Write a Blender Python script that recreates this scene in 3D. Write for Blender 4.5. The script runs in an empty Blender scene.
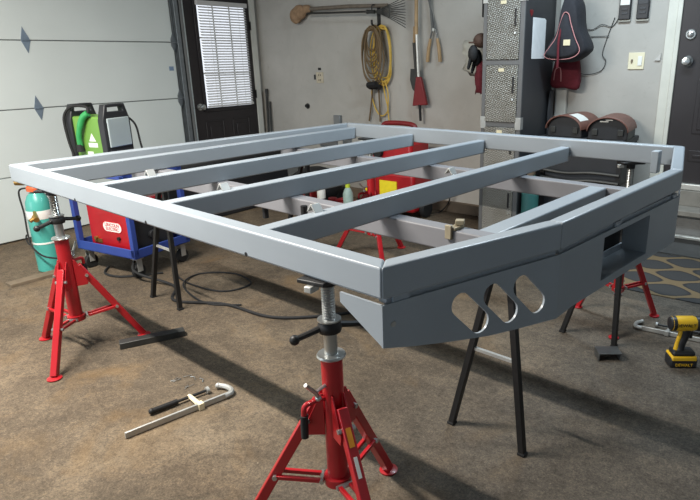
import bpy, bmesh, math, random
from mathutils import Vector, Matrix
random.seed(7)
sc = bpy.context.scene
COL = sc.collection
PI = math.pi
TH = math.radians(4.4)                 # the room stands turned a little against the flatbed
CT, ST = math.cos(TH), math.sin(TH)
WU, WV = -2.0976, 3.5694               # left wall and back wall, in the room's own axes
FL = 0.94                              # top of the flatbed

def T(u, v, z=0.0):
    return Vector((u*CT - v*ST, u*ST + v*CT, z))

# ------------------------------------------------------------------ materials
def srgb(h):
    if isinstance(h, str):
        h = h.lstrip('#'); c = [int(h[i:i+2], 16)/255 for i in (0, 2, 4)]
    else:
        c = [x/255 for x in h]
    return [x/12.92 if x <= .04045 else ((x+.055)/1.055)**2.4 for x in c]

MATS = {}
def mat(name, col, rough=.5, metal=0., var=.12, scale=8., bump=0., bscale=60., emit=None, spec=.5, trans=0., coat=0.):
    if name in MATS: return MATS[name]
    m = bpy.data.materials.new(name); m.use_nodes = True
    nt = m.node_tree; b = nt.nodes['Principled BSDF']
    c = srgb(col)
    b.inputs['Roughness'].default_value = rough
    b.inputs['Metallic'].default_value = metal
    b.inputs['Specular IOR Level'].default_value = spec
    b.inputs['Transmission Weight'].default_value = trans
    b.inputs['Coat Weight'].default_value = coat
    tc = nt.nodes.new('ShaderNodeTexCoord')
    n = nt.nodes.new('ShaderNodeTexNoise'); n.inputs['Scale'].default_value = scale; n.inputs['Detail'].default_value = 5
    nt.links.new(tc.outputs['Object'], n.inputs['Vector'])
    r = nt.nodes.new('ShaderNodeValToRGB')
    r.color_ramp.elements[0].position = .3; r.color_ramp.elements[1].position = .7
    r.color_ramp.elements[0].color = [x*(1-var) for x in c] + [1]
    r.color_ramp.elements[1].color = [min(1, x*(1+var)) for x in c] + [1]
    nt.links.new(n.outputs['Fac'], r.inputs['Fac']); nt.links.new(r.outputs['Color'], b.inputs['Base Color'])
    if bump:
        n2 = nt.nodes.new('ShaderNodeTexNoise'); n2.inputs['Scale'].default_value = bscale; n2.inputs['Detail'].default_value = 4
        nt.links.new(tc.outputs['Object'], n2.inputs['Vector'])
        bp = nt.nodes.new('ShaderNodeBump'); bp.inputs['Strength'].default_value = bump; bp.inputs['Distance'].default_value = .01
        nt.links.new(n2.outputs['Fac'], bp.inputs['Height']); nt.links.new(bp.outputs['Normal'], b.inputs['Normal'])
    if emit:
        b.inputs['Emission Color'].default_value = srgb(emit[0]) + [1]; b.inputs['Emission Strength'].default_value = emit[1]
    MATS[name] = m
    return m

def N(nt, typ, **kw):
    n = nt.nodes.new(typ)
    for k, v in kw.items(): setattr(n, k, v)
    return n

def ramp(nt, fac, stops):
    r = nt.nodes.new('ShaderNodeValToRGB'); e = r.color_ramp.elements
    while len(e) < len(stops): e.new(.5)
    for i, (p, c) in enumerate(stops):
        e[i].position = p; e[i].color = list(c) + [1]
    nt.links.new(fac, r.inputs['Fac'])
    return r.outputs['Color']

def mix(nt, a, b, fac, mode='MIX'):
    m = nt.nodes.new('ShaderNodeMix'); m.data_type = 'RGBA'; m.blend_type = mode
    nt.links.new(a, m.inputs['A'])
    nt.links.new(b, m.inputs['B'])
    if isinstance(fac, (int, float)): m.inputs['Factor'].default_value = fac
    else: nt.links.new(fac, m.inputs['Factor'])
    return m.outputs['Result']

def noise(nt, vec, scale, detail=6, rough=.55, dist=0.):
    n = nt.nodes.new('ShaderNodeTexNoise'); n.inputs['Scale'].default_value = scale
    n.inputs['Detail'].default_value = detail; n.inputs['Roughness'].default_value = rough; n.inputs['Distortion'].default_value = dist
    nt.links.new(vec, n.inputs['Vector'])
    return n.outputs['Fac']

def floor_material():
    m = bpy.data.materials.new('stained_concrete'); m.use_nodes = True; nt = m.node_tree; b = nt.nodes['Principled BSDF']
    tc = nt.nodes.new('ShaderNodeTexCoord'); v = tc.outputs['Object']
    base = ramp(nt, noise(nt, v, 1.1, 8, .6, .4), [(.28, srgb((78, 69, 58))), (.5, srgb((101, 89, 75))), (.75, srgb((129, 115, 97)))])
    fine = mix(nt, ramp(nt, noise(nt, v, 38, 14, .9), [(.38, (.36, .36, .36)), (.5, (1, 1, 1)), (.63, (1.6, 1.56, 1.46))]), ramp(nt, noise(nt, v, 7, 10, .7, .6), [(.35, (.72, .72, .72)), (.55, (1.05, 1.05, 1.04)), (.7, (1.25, 1.22, 1.16))]), 1.0, 'MULTIPLY')
    grit = ramp(nt, noise(nt, v, 120, 6, .8), [(.36, (.5, .5, .5)), (.5, (1, 1, 1)), (.64, (1.55, 1.5, 1.42))])
    fine = mix(nt, fine, grit, .8, 'MULTIPLY')
    c = mix(nt, base, fine, .9, 'MULTIPLY')
    rust = ramp(nt, noise(nt, v, 2.3, 5, .6, .8), [(.55, (0, 0, 0)), (.72, (1, 1, 1))])
    rc = nt.nodes.new('ShaderNodeRGB'); rc.outputs[0].default_value = srgb((128, 102, 68)) + [1]
    c = mix(nt, c, rc.outputs[0], nt_mul(nt, rust, .45))
    oil = ramp(nt, noise(nt, v, 3.1, 6, .65, 1.2), [(.60, (0, 0, 0)), (.78, (1, 1, 1))])
    oc = nt.nodes.new('ShaderNodeRGB'); oc.outputs[0].default_value = srgb((52, 44, 36)) + [1]
    c = mix(nt, c, oc.outputs[0], nt_mul(nt, oil, .55))
    # greyer towards +X: the cooler, weaker light there painted into the floor colour
    mp = nt.nodes.new('ShaderNodeSeparateXYZ'); nt.links.new(v, mp.inputs[0])
    add = nt.nodes.new('ShaderNodeMath'); add.operation = 'MULTIPLY_ADD'
    nt.links.new(noise(nt, v, 1.4, 4), add.inputs[0]); add.inputs[1].default_value = 1.0; nt.links.new(mp.outputs['X'], add.inputs[2])
    g = ramp(nt, map_range(nt, add.outputs[0], 2.2, 3.4), [(0, (0, 0, 0)), (1, (1, 1, 1))])
    gc = nt.nodes.new('ShaderNodeRGB'); gc.outputs[0].default_value = srgb((98, 94, 89)) + [1]
    gcm = mix(nt, gc.outputs[0], fine, .9, 'MULTIPLY')
    c = mix(nt, c, gcm, nt_mul(nt, g, .75))
    speck = ramp(nt, noise(nt, v, 75, 2, .5), [(.70, (0, 0, 0)), (.78, (1, 1, 1))])
    spc = nt.nodes.new('ShaderNodeRGB'); spc.outputs[0].default_value = srgb((186, 172, 150)) + [1]
    c = mix(nt, c, spc.outputs[0], nt_mul(nt, speck, .5))
    nt.links.new(c, b.inputs['Base Color'])
    b.inputs['Roughness'].default_value = .82; b.inputs['Specular IOR Level'].default_value = .25
    bp = nt.nodes.new('ShaderNodeBump'); bp.inputs['Strength'].default_value = .75; bp.inputs['Distance'].default_value = .014
    nt.links.new(noise(nt, v, 48, 12, .8), bp.inputs['Height']); nt.links.new(bp.outputs['Normal'], b.inputs['Normal'])
    return m

def nt_mul(nt, col, k):
    m = nt.nodes.new('ShaderNodeMath'); m.operation = 'MULTIPLY'; nt.links.new(col, m.inputs[0]); m.inputs[1].default_value = k
    return m.outputs[0]

def map_range(nt, val, a, b_):
    m = nt.nodes.new('ShaderNodeMapRange'); nt.links.new(val, m.inputs['Value'])
    m.inputs['From Min'].default_value = a; m.inputs['From Max'].default_value = b_
    return m.outputs['Result']

def wall_material(name, col, dirt, amount):
    m = bpy.data.materials.new(name); m.use_nodes = True; nt = m.node_tree; b = nt.nodes['Principled BSDF']
    tc = nt.nodes.new('ShaderNodeTexCoord'); v = tc.outputs['Object']
    base = ramp(nt, noise(nt, v, 3.5, 7, .6, .3), [(.3, [x*.88 for x in srgb(col)]), (.65, srgb(col))])
    sm = ramp(nt, noise(nt, v, 6.0, 8, .7, 1.5), [(.60, (0, 0, 0)), (.80, (1, 1, 1))])
    dc = nt.nodes.new('ShaderNodeRGB'); dc.outputs[0].default_value = srgb(dirt) + [1]
    c = mix(nt, base, dc.outputs[0], nt_mul(nt, sm, amount))
    nt.links.new(c, b.inputs['Base Color']); b.inputs['Roughness'].default_value = .7; b.inputs['Specular IOR Level'].default_value = .3
    bp = nt.nodes.new('ShaderNodeBump'); bp.inputs['Strength'].default_value = .12; bp.inputs['Distance'].default_value = .01
    nt.links.new(noise(nt, v, 25, 5), bp.inputs['Height']); nt.links.new(bp.outputs['Normal'], b.inputs['Normal'])
    return m

def diamond_plate():
    m = bpy.data.materials.new('diamond_plate'); m.use_nodes = True; nt = m.node_tree; b = nt.nodes['Principled BSDF']
    tc = nt.nodes.new('ShaderNodeTexCoord'); sx = nt.nodes.new('ShaderNodeSeparateXYZ'); nt.links.new(tc.outputs['Object'], sx.inputs[0])
    def M(op, a, b_):
        n = nt.nodes.new('ShaderNodeMath'); n.operation = op
        for i, q in enumerate((a, b_)):
            if isinstance(q, (int, float)): n.inputs[i].default_value = q
            elif q is not None: nt.links.new(q, n.inputs[i])
        return n.outputs[0]
    p = M('ADD', sx.outputs['X'], sx.outputs['Z']); q = M('SUBTRACT', sx.outputs['X'], sx.outputs['Z'])
    k = 290
    s1 = M('SINE', M('MULTIPLY', p, k), None); s2 = M('SINE', M('MULTIPLY', q, k*.5), None)
    t1 = M('SINE', M('MULTIPLY', q, k), None); t2 = M('SINE', M('MULTIPLY', p, k*.5), None)
    h = M('MAXIMUM', M('MULTIPLY', s1, s2), M('MULTIPLY', t1, t2))
    c = ramp(nt, h, [(.1, srgb((126, 124, 117))), (.8, srgb((164, 162, 155)))])
    dirt = ramp(nt, noise(nt, tc.outputs['Object'], 7, 6), [(.45, (0, 0, 0)), (.75, (1, 1, 1))])
    dc = nt.nodes.new('ShaderNodeRGB'); dc.outputs[0].default_value = srgb((100, 92, 80)) + [1]
    c = mix(nt, c, dc.outputs[0], nt_mul(nt, dirt, .6))
    nt.links.new(c, b.inputs['Base Color']); b.inputs['Metallic'].default_value = .55; b.inputs['Roughness'].default_value = .42
    bp = nt.nodes.new('ShaderNodeBump'); bp.inputs['Strength'].default_value = .8; bp.inputs['Distance'].default_value = .003
    nt.links.new(h, bp.inputs['Height']); nt.links.new(bp.outputs['Normal'], b.inputs['Normal'])
    return m

def mat_rug():
    m = bpy.data.materials.new('patterned_mat'); m.use_nodes = True; nt = m.node_tree; b = nt.nodes['Principled BSDF']
    tc = nt.nodes.new('ShaderNodeTexCoord'); sx = nt.nodes.new('ShaderNodeSeparateXYZ'); nt.links.new(tc.outputs['Object'], sx.inputs[0])
    def M(op, a, b_=None):
        n = nt.nodes.new('ShaderNodeMath'); n.operation = op
        for i, q in enumerate((a, b_)):
            if isinstance(q, (int, float)): n.inputs[i].default_value = q
            elif q is not None: nt.links.new(q, n.inputs[i])
        return n.outputs[0]
    a = M('COSINE', M('MULTIPLY', sx.outputs['X'], 2*PI/.40)); c_ = M('COSINE', M('MULTIPLY', sx.outputs['Y'], 2*PI/.30))
    s = M('ADD', a, c_)
    s = M('ADD', M('ABSOLUTE', s), M('MULTIPLY', noise(nt, tc.outputs['Object'], 60), .25))
    c = ramp(nt, s, [(.46, srgb((122, 106, 82))), (.60, srgb((56, 56, 58))), (1, srgb((70, 70, 70)))])
    nt.links.new(c, b.inputs['Base Color']); b.inputs['Roughness'].default_value = .95; b.inputs['Specular IOR Level'].default_value = .1
    bp = nt.nodes.new('ShaderNodeBump'); bp.inputs['Strength'].default_value = .5; bp.inputs['Distance'].default_value = .004
    nt.links.new(noise(nt, tc.outputs['Object'], 300, 2), bp.inputs['Height']); nt.links.new(bp.outputs['Normal'], b.inputs['Normal'])
    return m

M_ = dict(
    frame=mat('grey_primer', (150, 158, 165), .33, .0, .05, 3.0, .02, 90, spec=.5),
    weld=mat('bare_weld_steel', (120, 116, 108), .45, .6, .15, 30),
    black=mat('black_steel', (30, 29, 29), .5, .2, .15, 20),
    rubber=mat('black_rubber', (24, 24, 25), .75, 0, .15, 15),
    plastic=mat('black_plastic', (36, 37, 40), .45, 0, .12, 12),
    red=mat('red_enamel', (166, 22, 31), .36, 0, .10, 9, coat=.15),
    darkred=mat('worn_red', (118, 24, 28), .5, 0, .15, 9),
    zinc=mat('zinc_plate', (186, 188, 186), .28, .85, .08, 14),
    dullzinc=mat('dull_zinc', (176, 176, 172), .42, .4, .12, 14),
    brass=mat('brass', (176, 140, 80), .35, .8, .12, 20),
    blue=mat('blue_paint', (46, 68, 140), .42, 0, .08, 8),
    green=mat('green_paint', (108, 152, 66), .42, 0, .06, 8),
    torchgreen=mat('green_grip', (52, 150, 82), .4, 0, .06, 8),
    teal=mat('teal_paint', (72, 162, 150), .38, 0, .06, 8, coat=.2),
    orange=mat('orange_plastic', (214, 98, 56), .45, 0, .06),
    white=mat('white_label', (226, 226, 220), .6, 0, .04, 20),
    cream=mat('cream_label', (222, 210, 176), .6, 0, .05, 20),
    yellow=mat('yellow_plastic', (232, 184, 40), .42, 0, .06),
    yelcard=mat('yellow_card', (240, 218, 36), .6, 0, .05, 30),
    ydecal=mat('amber_decal', (228, 150, 40), .5, 0, .05, 30),
    wood=mat('ash_wood', (164, 136, 98), .55, 0, .15, 18),
    greywood=mat('weathered_wood', (112, 98, 80), .75, 0, .18, 14, .15, 60),
    greypole=mat('grey_weathered_pole', (110, 100, 88), .7, 0, .16, 25),
    stepwood=mat('grey_step_board', (126, 122, 114), .75, 0, .12, 14, .1, 60),
    panelgrey=mat('panel_grey', (92, 98, 98), .5, 0, .2, 30),
    oldplate=mat('aged_plate', (184, 174, 152), .6, 0, .12, 30),
    sill=mat('sill_grey', (122, 122, 126), .5, 0, .06, 5),  # even grey, darker than the frame
    cleat=mat('dusty_brass', (150, 140, 118), .55, .2, .12, 40),
    palegreen=mat('pale_green_plastic', (150, 172, 164), .5, 0, .1, 30),
    hingeblue=mat('hinge_steel', (124, 138, 152), .45, .3, .12, 30),
    mutedteal=mat('muted_teal', (58, 112, 108), .5, 0, .12, 8),  # darker, less saturated than the large cylinder's teal
    tan=mat('tan_cloth', (150, 122, 94), .9, 0, .18, 30, .3, 90),
    steel=mat('grey_tool_steel', (100, 102, 102), .4, .7, .15, 16),
    darksteel=mat('dark_tool_steel', (62, 62, 60), .5, .5, .15, 16),
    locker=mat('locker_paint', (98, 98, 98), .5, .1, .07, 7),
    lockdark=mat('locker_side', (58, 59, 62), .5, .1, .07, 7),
    galv=mat('galvanised', (132, 138, 142), .4, .6, .12, 18),
    doorbrown=mat('dark_brown_door', (40, 36, 38), .42, 0, .08, 6),
    trim=mat('painted_trim', (206, 206, 198), .6, 0, .07, 6),
    jamb=mat('grey_jamb', (118, 120, 120), .6, 0, .08, 6),
    creamtrim=mat('cream_trim', (204, 203, 192), .6, 0, .07, 8),
    garage=mat('garage_door_paint', (216, 223, 220), .5, 0, .03, 2.0),
    blind=mat('blind_slat', (206, 205, 203), .5, 0, .03),
    ivory=mat('ivory_plastic', (222, 214, 184), .45, 0, .04),
    navy=mat('navy_fabric', (38, 39, 45), .85, 0, .14, 40, .2, 200),
    maroon=mat('maroon_fabric', (96, 24, 36), .85, 0, .14, 40, .2, 200),
    pink=mat('pink_piping', (190, 132, 132), .7, 0, .05),
    paper=mat('paper', (236, 238, 238), .8, 0, .04, 20),
    brownlid=mat('brown_leather', (108, 72, 62), .48, 0, .16, 12, .2, 60),
    yrope=mat('yellow_cord', (204, 168, 72), .6, 0, .12, 30),
    brope=mat('brown_cord', (104, 84, 56), .65, 0, .15, 30),
    pale=mat('pale_cloth', (170, 168, 158), .9, 0, .12, 20),
    board=mat('brown_board', (112, 98, 82), .75, 0, .16, 10),
    conc=mat('grey_concrete', (112, 112, 110), .85, 0, .10, 12, .15),
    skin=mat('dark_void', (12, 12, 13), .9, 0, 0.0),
    lime=mat('lime_plastic', (190, 206, 60), .5, 0, .06),
    alu=mat('aluminium', (206, 204, 196), .35, .5, .08, 10),
    ctext=mat('red_ink', (196, 24, 34), .5, 0, .0),
    btext=mat('black_ink', (22, 22, 22), .5, 0, .0),
    glass=mat('clear_cover', (196, 208, 208), .12, .0, .02, trans=.35, spec=.8),
    sky=mat('daylit_pane', (240, 244, 250), .3, 0, 0, emit=((236, 242, 252), .8)),
    tube=mat('lit_bulb', (255, 244, 226), .3, 0, 0, emit=((255, 240, 215), 6.0)),
)
M_['floor'] = floor_material()
M_['wallL'] = wall_material('plaster_wall', (176, 173, 166), (126, 116, 102), .45)
M_['wallP'] = wall_material('plaster_plain', (196, 196, 190), (130, 124, 112), .25)
M_['ceil'] = wall_material('ceiling_board', (100, 98, 96), (80, 72, 62), .3)
M_['wallD'] = wall_material('dim_plaster', (132, 138, 144), (90, 84, 76), .3)
M_['plate'] = diamond_plate()
M_['rug'] = mat_rug()

# ------------------------------------------------------------------ mesh builder
class MB:
    def __init__(s, off=None):
        s.bm = bmesh.new(); s.off = Vector(off) if off is not None else None
    def _add(s, vs, fs):
        bv = [s.bm.verts.new(v) for v in vs]
        for f in fs:
            try: s.bm.faces.new([bv[i] for i in f])
            except ValueError: pass
        return s
    def box(s, c, d, rz=0., R=None):
        c = Vector(c); h = [x/2 for x in d]
        if R is None: R = Matrix.Rotation(rz, 3, 'Z')
        vs = [c + R @ Vector((x*h[0], y*h[1], z*h[2])) for x in (-1, 1) for y in (-1, 1) for z in (-1, 1)]
        return s._add(vs, [(0, 1, 3, 2), (4, 6, 7, 5), (0, 4, 5, 1), (2, 3, 7, 6), (0, 2, 6, 4), (1, 5, 7, 3)])
    def bx(s, x0, x1, y0, y1, z0, z1):
        return s.box(((x0+x1)/2, (y0+y1)/2, (z0+z1)/2), (x1-x0, y1-y0, z1-z0))
    def hexa(s, bot, top):
        return s._add([Vector(p) for p in bot] + [Vector(p) for p in top], [(3, 2, 1, 0), (4, 5, 6, 7), (0, 1, 5, 4), (1, 2, 6, 5), (2, 3, 7, 6), (3, 0, 4, 7)])
    def prism(s, poly, z0, z1, mp=None):
        mp = mp or (lambda a, b, c: (a, b, c))
        n = len(poly)
        vs = [Vector(mp(a, b, z0)) for a, b in poly] + [Vector(mp(a, b, z1)) for a, b in poly]
        return s._add(vs, [tuple(range(n))[::-1], tuple(range(n, 2*n))] + [(i, (i+1) % n, n+(i+1) % n, n+i) for i in range(n)])
    def tube(s, pts, r, n=10, closed=False, caps=True, sq=False):
        pts = [Vector(p) for p in pts]; m = len(pts)
        rs = r if isinstance(r, (list, tuple)) else [r]*m
        vs = []; up = None
        for i, p in enumerate(pts):
            a = pts[(i-1) % m] if (closed or i > 0) else p
            b = pts[(i+1) % m] if (closed or i < m-1) else p
            t = (b-a).normalized()
            if up is None:
                up = Vector((0, 0, 1)) if abs(t.z) < .9 else Vector((1, 0, 0))
            x = up.cross(t)
            if x.length < 1e-5: x = Vector((1, 0, 0)).cross(t)
            x.normalize(); y = t.cross(x).normalized(); up = y
            ph = PI/4 if n == 4 else 0
            k = math.sqrt(2) if n == 4 else 1
            for j in range(n):
                g = 2*PI*j/n + ph
                vs.append(p + rs[i]*k*(math.cos(g)*x + math.sin(g)*y))
        fs = []
        for i in range(m if closed else m-1):
            i2 = (i+1) % m
            for j in range(n):
                fs.append((i*n+j, i*n+(j+1) % n, i2*n+(j+1) % n, i2*n+j))
        if caps and not closed:
            fs.append(tuple(range(n))[::-1]); fs.append(tuple((m-1)*n+j for j in range(n)))
        return s._add(vs, fs)
    def cyl(s, p0, p1, r0, r1=None, n=18):
        return s.tube([p0, p1], [r0, r0 if r1 is None else r1], n)
    def bar(s, p0, p1, w):
        return s.tube([p0, p1], w/2, 4)
    def lathe(s, prof, c=(0, 0, 0), n=24, R=None):
        c = Vector(c); R = R or Matrix.Identity(3)
        vs = []; fs = []; m = len(prof)
        for r, z in prof:
            for j in range(n):
                g = 2*PI*j/n; vs.append(c + R @ Vector((r*math.cos(g), r*math.sin(g), z)))
        for i in range(m-1):
            for j in range(n): fs.append((i*n+j, i*n+(j+1) % n, (i+1)*n+(j+1) % n, (i+1)*n+j))
        fs.append(tuple(range(n))[::-1]); fs.append(tuple((m-1)*n+j for j in range(n)))
        return s._add(vs, fs)
    def ell(s, c, r, n=14, R=None):
        if isinstance(r, (int, float)): r = (r, r, r)
        c = Vector(c); R = R or Matrix.Identity(3); vs = []; fs = []; h = n//2
        vs.append(c + R @ Vector((0, 0, r[2])))
        for i in range(1, h):
            a = PI*i/h
            for j in range(n):
                g = 2*PI*j/n
                vs.append(c + R @ Vector((r[0]*math.sin(a)*math.cos(g), r[1]*math.sin(a)*math.sin(g), r[2]*math.cos(a))))
        vs.append(c + R @ Vector((0, 0, -r[2])))
        for j in range(n): fs.append((0, 1+j, 1+(j+1) % n))
        for i in range(h-2):
            for j in range(n): fs.append((1+i*n+j, 1+(i+1)*n+j, 1+(i+1)*n+(j+1) % n, 1+i*n+(j+1) % n))
        L = len(vs)-1; b = 1+(h-2)*n
        for j in range(n): fs.append((L, b+(j+1) % n, b+j))
        return s._add(vs, fs)
    def holed(s, outer, holes, mp, thick, zdir):
        """plate with holes: outlines in 2D, mapped by mp, thickened along zdir"""
        loops = [outer] + holes; edges = []
        for L in loops:
            bv = [s.bm.verts.new(Vector(mp(a, b))) for a, b in L]
            for i in range(len(bv)): edges.append(s.bm.edges.new((bv[i], bv[(i+1) % len(bv)])))
        r = bmesh.ops.triangle_fill(s.bm, use_beauty=True, use_dissolve=False, edges=edges)
        fs = [g for g in r['geom'] if isinstance(g, bmesh.types.BMFace)]
        e = bmesh.ops.extrude_face_region(s.bm, geom=fs)
        vs = [g for g in e['geom'] if isinstance(g, bmesh.types.BMVert)]
        bmesh.ops.translate(s.bm, verts=vs, vec=Vector(zdir)*thick)
        return s
    def build(s, name, m, parent=None, bevel=0., smooth=True, seg=2, angle=35):
        if s.off is not None: bmesh.ops.translate(s.bm, verts=s.bm.verts, vec=-s.off)
        bmesh.ops.recalc_face_normals(s.bm, faces=s.bm.faces)
        me = bpy.data.meshes.new(name); s.bm.to_mesh(me); s.bm.free()
        me.materials.append(M_[m] if isinstance(m, str) else m)
        if smooth:
            me.shade_smooth(); me.set_sharp_from_angle(angle=math.radians(angle))
        o = bpy.data.objects.new(name, me); COL.objects.link(o)
        if parent: o.parent = parent
        if bevel:
            b = o.modifiers.new('bevel', 'BEVEL'); b.width = bevel; b.segments = seg; b.limit_method = 'ANGLE'; b.angle_limit = math.radians(40)
            b.harden_normals = False
        return o

def tag(o, label, cat, group=None, kind=None):
    o['label'] = label; o['category'] = cat
    if group: o['group'] = group
    if kind: o['kind'] = kind
    return o

def thing(name, label, cat, loc=(0, 0, 0), rz=0., group=None):
    o = bpy.data.objects.new(name, None); COL.objects.link(o); o.empty_display_size = .05
    o.location = loc; o.rotation_euler = (0, 0, rz)
    return tag(o, label, cat, group)

def place(o, loc, rz=0.):
    o.location = loc; o.rotation_euler = (0, 0, rz); return o

def dup(root, loc, rz, label, children=True):
    r = root.copy(); COL.objects.link(r); r.location = loc; r.rotation_euler = (0, 0, rz); r['label'] = label
    for ch in list(root.children):
        c = ch.copy(); COL.objects.link(c); c.parent = r
        for g in list(ch.children):
            d = g.copy(); COL.objects.link(d); d.parent = c
    return r

def struct(o, rz=TH):
    o['kind'] = 'structure'; o.rotation_euler = (0, 0, rz); return o

def spl(pts, k=8, closed=False):
    pts = [Vector(p) for p in pts]; out = []; n = len(pts)
    for i in range(n if closed else n-1):
        if closed: a, b, c, d = pts[(i-1) % n], pts[i], pts[(i+1) % n], pts[(i+2) % n]
        else: a, b, c, d = pts[max(i-1, 0)], pts[i], pts[i+1], pts[min(i+2, n-1)]
        for j in range(k):
            t = j/k
            out.append(.5*((2*b) + (-a+c)*t + (2*a-5*b+4*c-d)*t*t + (-a+3*b-3*c+d)*t*t*t))
    if not closed: out.append(pts[-1])
    return out

def text(s, size, m, parent, R, loc, name='lettering', depth=.0008):
    cu = bpy.data.curves.new(name, 'FONT'); cu.body = s; cu.size = size; cu.align_x = 'CENTER'; cu.align_y = 'CENTER'; cu.extrude = depth
    cu.resolution_u = 3
    tmp = bpy.data.objects.new('tmp', cu); COL.objects.link(tmp)
    dg = bpy.context.evaluated_depsgraph_get(); me = bpy.data.meshes.new_from_object(tmp.evaluated_get(dg))
    bpy.data.objects.remove(tmp); bpy.data.curves.remove(cu)
    me.transform(R.to_4x4()); me.transform(Matrix.Translation(loc))
    me.materials.clear(); me.materials.append(M_[m]); me.name = name
    o = bpy.data.objects.new(name, me); COL.objects.link(o)
    if parent: o.parent = parent
    return o

RX90 = Matrix.Rotation(PI/2, 3, 'X')      # lettering that faces -Y
def stadium(c0, c1, r, k=8):
    a = math.atan2(c1[1]-c0[1], c1[0]-c0[0]); out = []
    for i in range(k+1):
        g = a + PI/2 + PI*i/k; out.append((c0[0]+r*math.cos(g), c0[1]+r*math.sin(g)))
    for i in range(k+1):
        g = a - PI/2 + PI*i/k; out.append((c1[0]+r*math.cos(g), c1[1]+r*math.sin(g)))
    return out

# ================================================================== SETTING
struct(MB().bx(-2.4, 4.6, -4.6, 3.8, -.12, 0).build('floor', 'floor', smooth=False))
struct(MB().bx(-2.4, 4.6, -4.6, 3.8, 2.95, 3.05).build('ceiling', 'ceil', smooth=False))
struct(MB().bx(WU-.16, WU-.03, -4.6, 3.72, 0, 2.95).build('wall_left', 'wallL', smooth=False))
struct(MB().bx(WU-.03, 4.6, WV, WV+.12, 0, 2.95).build('wall_back', 'wallL', smooth=False))
struct(MB().bx(4.45, 4.6, -4.6, WV, 0, 2.95).build('wall_right', 'wallD', smooth=False))
# concrete curb along the foot of the back wall
struct(MB().bx(WU-.03, 2.1, WV-.05, WV, 0, .10).build('baseboard_back', 'board', bevel=.006))
# front wall with the open vehicle door the daylight comes through
wf = MB(); wf.bx(-2.3, -1.9, -4.6, -4.45, 0, 2.95); wf.bx(3.9, 4.6, -4.6, -4.45, 0, 2.95); wf.bx(-1.9, 3.9, -4.6, -4.45, 2.35, 2.95)
struct(wf.build('wall_front', 'wallD', smooth=False))

# ---- door_1: sectional garage door on the left wall
g1 = bpy.data.objects.new('door_1', None); COL.objects.link(g1); struct(g1)
PH = .533
for i in range(5):
    p = MB(); z0 = i*PH + .004 + (.008 if i == 0 else 0); z1 = (i+1)*PH - .003
    p.bx(WU-.028, WU, -2.4, 2.45, z0, z1)
    p.build('panel', 'garage', g1, bevel=.004)
MB().bx(WU-.029, WU-.012, -2.39, 2.44, .02, 2.6).build('joint_seal', 'jamb', g1, smooth=False)
def hinge(w, z):
    b = MB()
    b.prism([(-.036, -.002), (.004, -.10), (.036, -.002), (.036, .002), (-.010, .105), (-.036, .002)], 0, .004, lambda a, c, d: (WU+.0005+d, w+a, z+c))
    b.cyl((WU+.007, w-.03, z), (WU+.007, w+.03, z), .007, n=8)
    return b.build('hinge', 'hingeblue', g1, bevel=.001)
for k in range(1, 5):
    for w in (1.10, -.62): hinge(w, k*PH)
    b = MB()
    b.prism([(-.03, -.03), (0, -.09), (.03, -.03), (.03, .03), (0, .09), (-.03, .03)], 0, .005, lambda a, c, d: (WU+.0005+d, 2.452+a, k*PH+c))
    b.cyl((WU+.012, 2.45, k*PH), (WU+.012, 2.50, k*PH), .007, n=8)
    b.cyl((WU+.012, 2.487, k*PH), (WU+.012, 2.503, k*PH), .022, n=14)
    b.build('roller_hinge', 'galv', g1, bevel=.001)
# faint blue sticker below the joint near the track
MB().bx(WU, WU+.002, 2.37, 2.42, 1.335, 1.375).build('sticker', mat('blue_sticker', (120, 142, 168), .6), g1)
# track and jamb
t1 = MB()
t1.bx(WU-.03, WU+.045, 2.512, 2.520, 0, 2.6); t1.bx(WU+.035, WU+.045, 2.475, 2.520, .05, 2.6); t1.bx(WU-.03, WU-.018, 2.475, 2.520, .05, 2.6)
struct(t1.build('trim_1', 'galv', bevel=.002))
struct(MB().bx(WU-.03, WU-.005, 2.520, 2.545, 0, 2.9).build('trim_2', 'jamb', bevel=.003))
j = MB(); j.bx(WU-.03, WU+.03, 2.545, 2.575, 0, 2.35)
struct(j.build('trim_3', 'jamb', bevel=.004))
j = MB(); j.bx(WU-.03, WU+.01, 2.575, 2.604, 0, 2.35)
struct(j.build('trim_4', 'garage', bevel=.004))
struct(MB().bx(WU-.03, WU+.012, 3.435, 3.51, 0, 2.35).build('trim_5', 'trim', bevel=.004))
# ---- door_2: dark entry door with a blind
d2 = bpy.data.objects.new('door_2', None); COL.objects.link(d2); struct(d2)
b = MB(); b.bx(WU-.029, WU+.004, 2.605, 3.43, .015, 2.22)
b.build('slab', 'doorbrown', d2, bevel=.003)
for (w0, w1) in ((2.72, 2.96), (3.07, 3.31)):
    b = MB()
    for q in ((w0, w1, .18, .20), (w0, w1, .80, .82), (w0, w0+.02, .18, .82), (w1-.02, w1, .18, .82)): b.bx(WU+.004, WU+.010, *q)
    b.bx(WU+.004, WU+.013, w0+.05, w1-.05, .24, .76)
    b.build('raised_panel', 'doorbrown', d2, bevel=.003)
b = MB()
for q in ((2.715, 2.755, .93, 2.03), (3.355, 3.395, .93, 2.03), (2.715, 3.395, .91, .95), (2.715, 3.395, 2.0, 2.04)): b.bx(WU+.004, WU+.016, *q)
b.build('window_frame', 'doorbrown', d2, bevel=.003)
pane = MB().bx(WU+.004, WU+.008, 2.755, 3.355, .95, 2.0).build('window_pane', 'sky', d2, smooth=False)
b = MB()
for q in ((2.94, 2.955, .95, 2.0), (3.15, 3.165, .95, 2.0), (2.755, 3.355, 1.29, 1.305), (2.755, 3.355, 1.64, 1.655)): b.bx(WU+.008, WU+.014, *q)
b.build('muntin', 'trim', d2)
bl = MB().bx(WU+.018, WU+.05, 2.735, 3.375, 1.955, 2.0).build('blind_headrail', 'blind', d2, bevel=.003)
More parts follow.
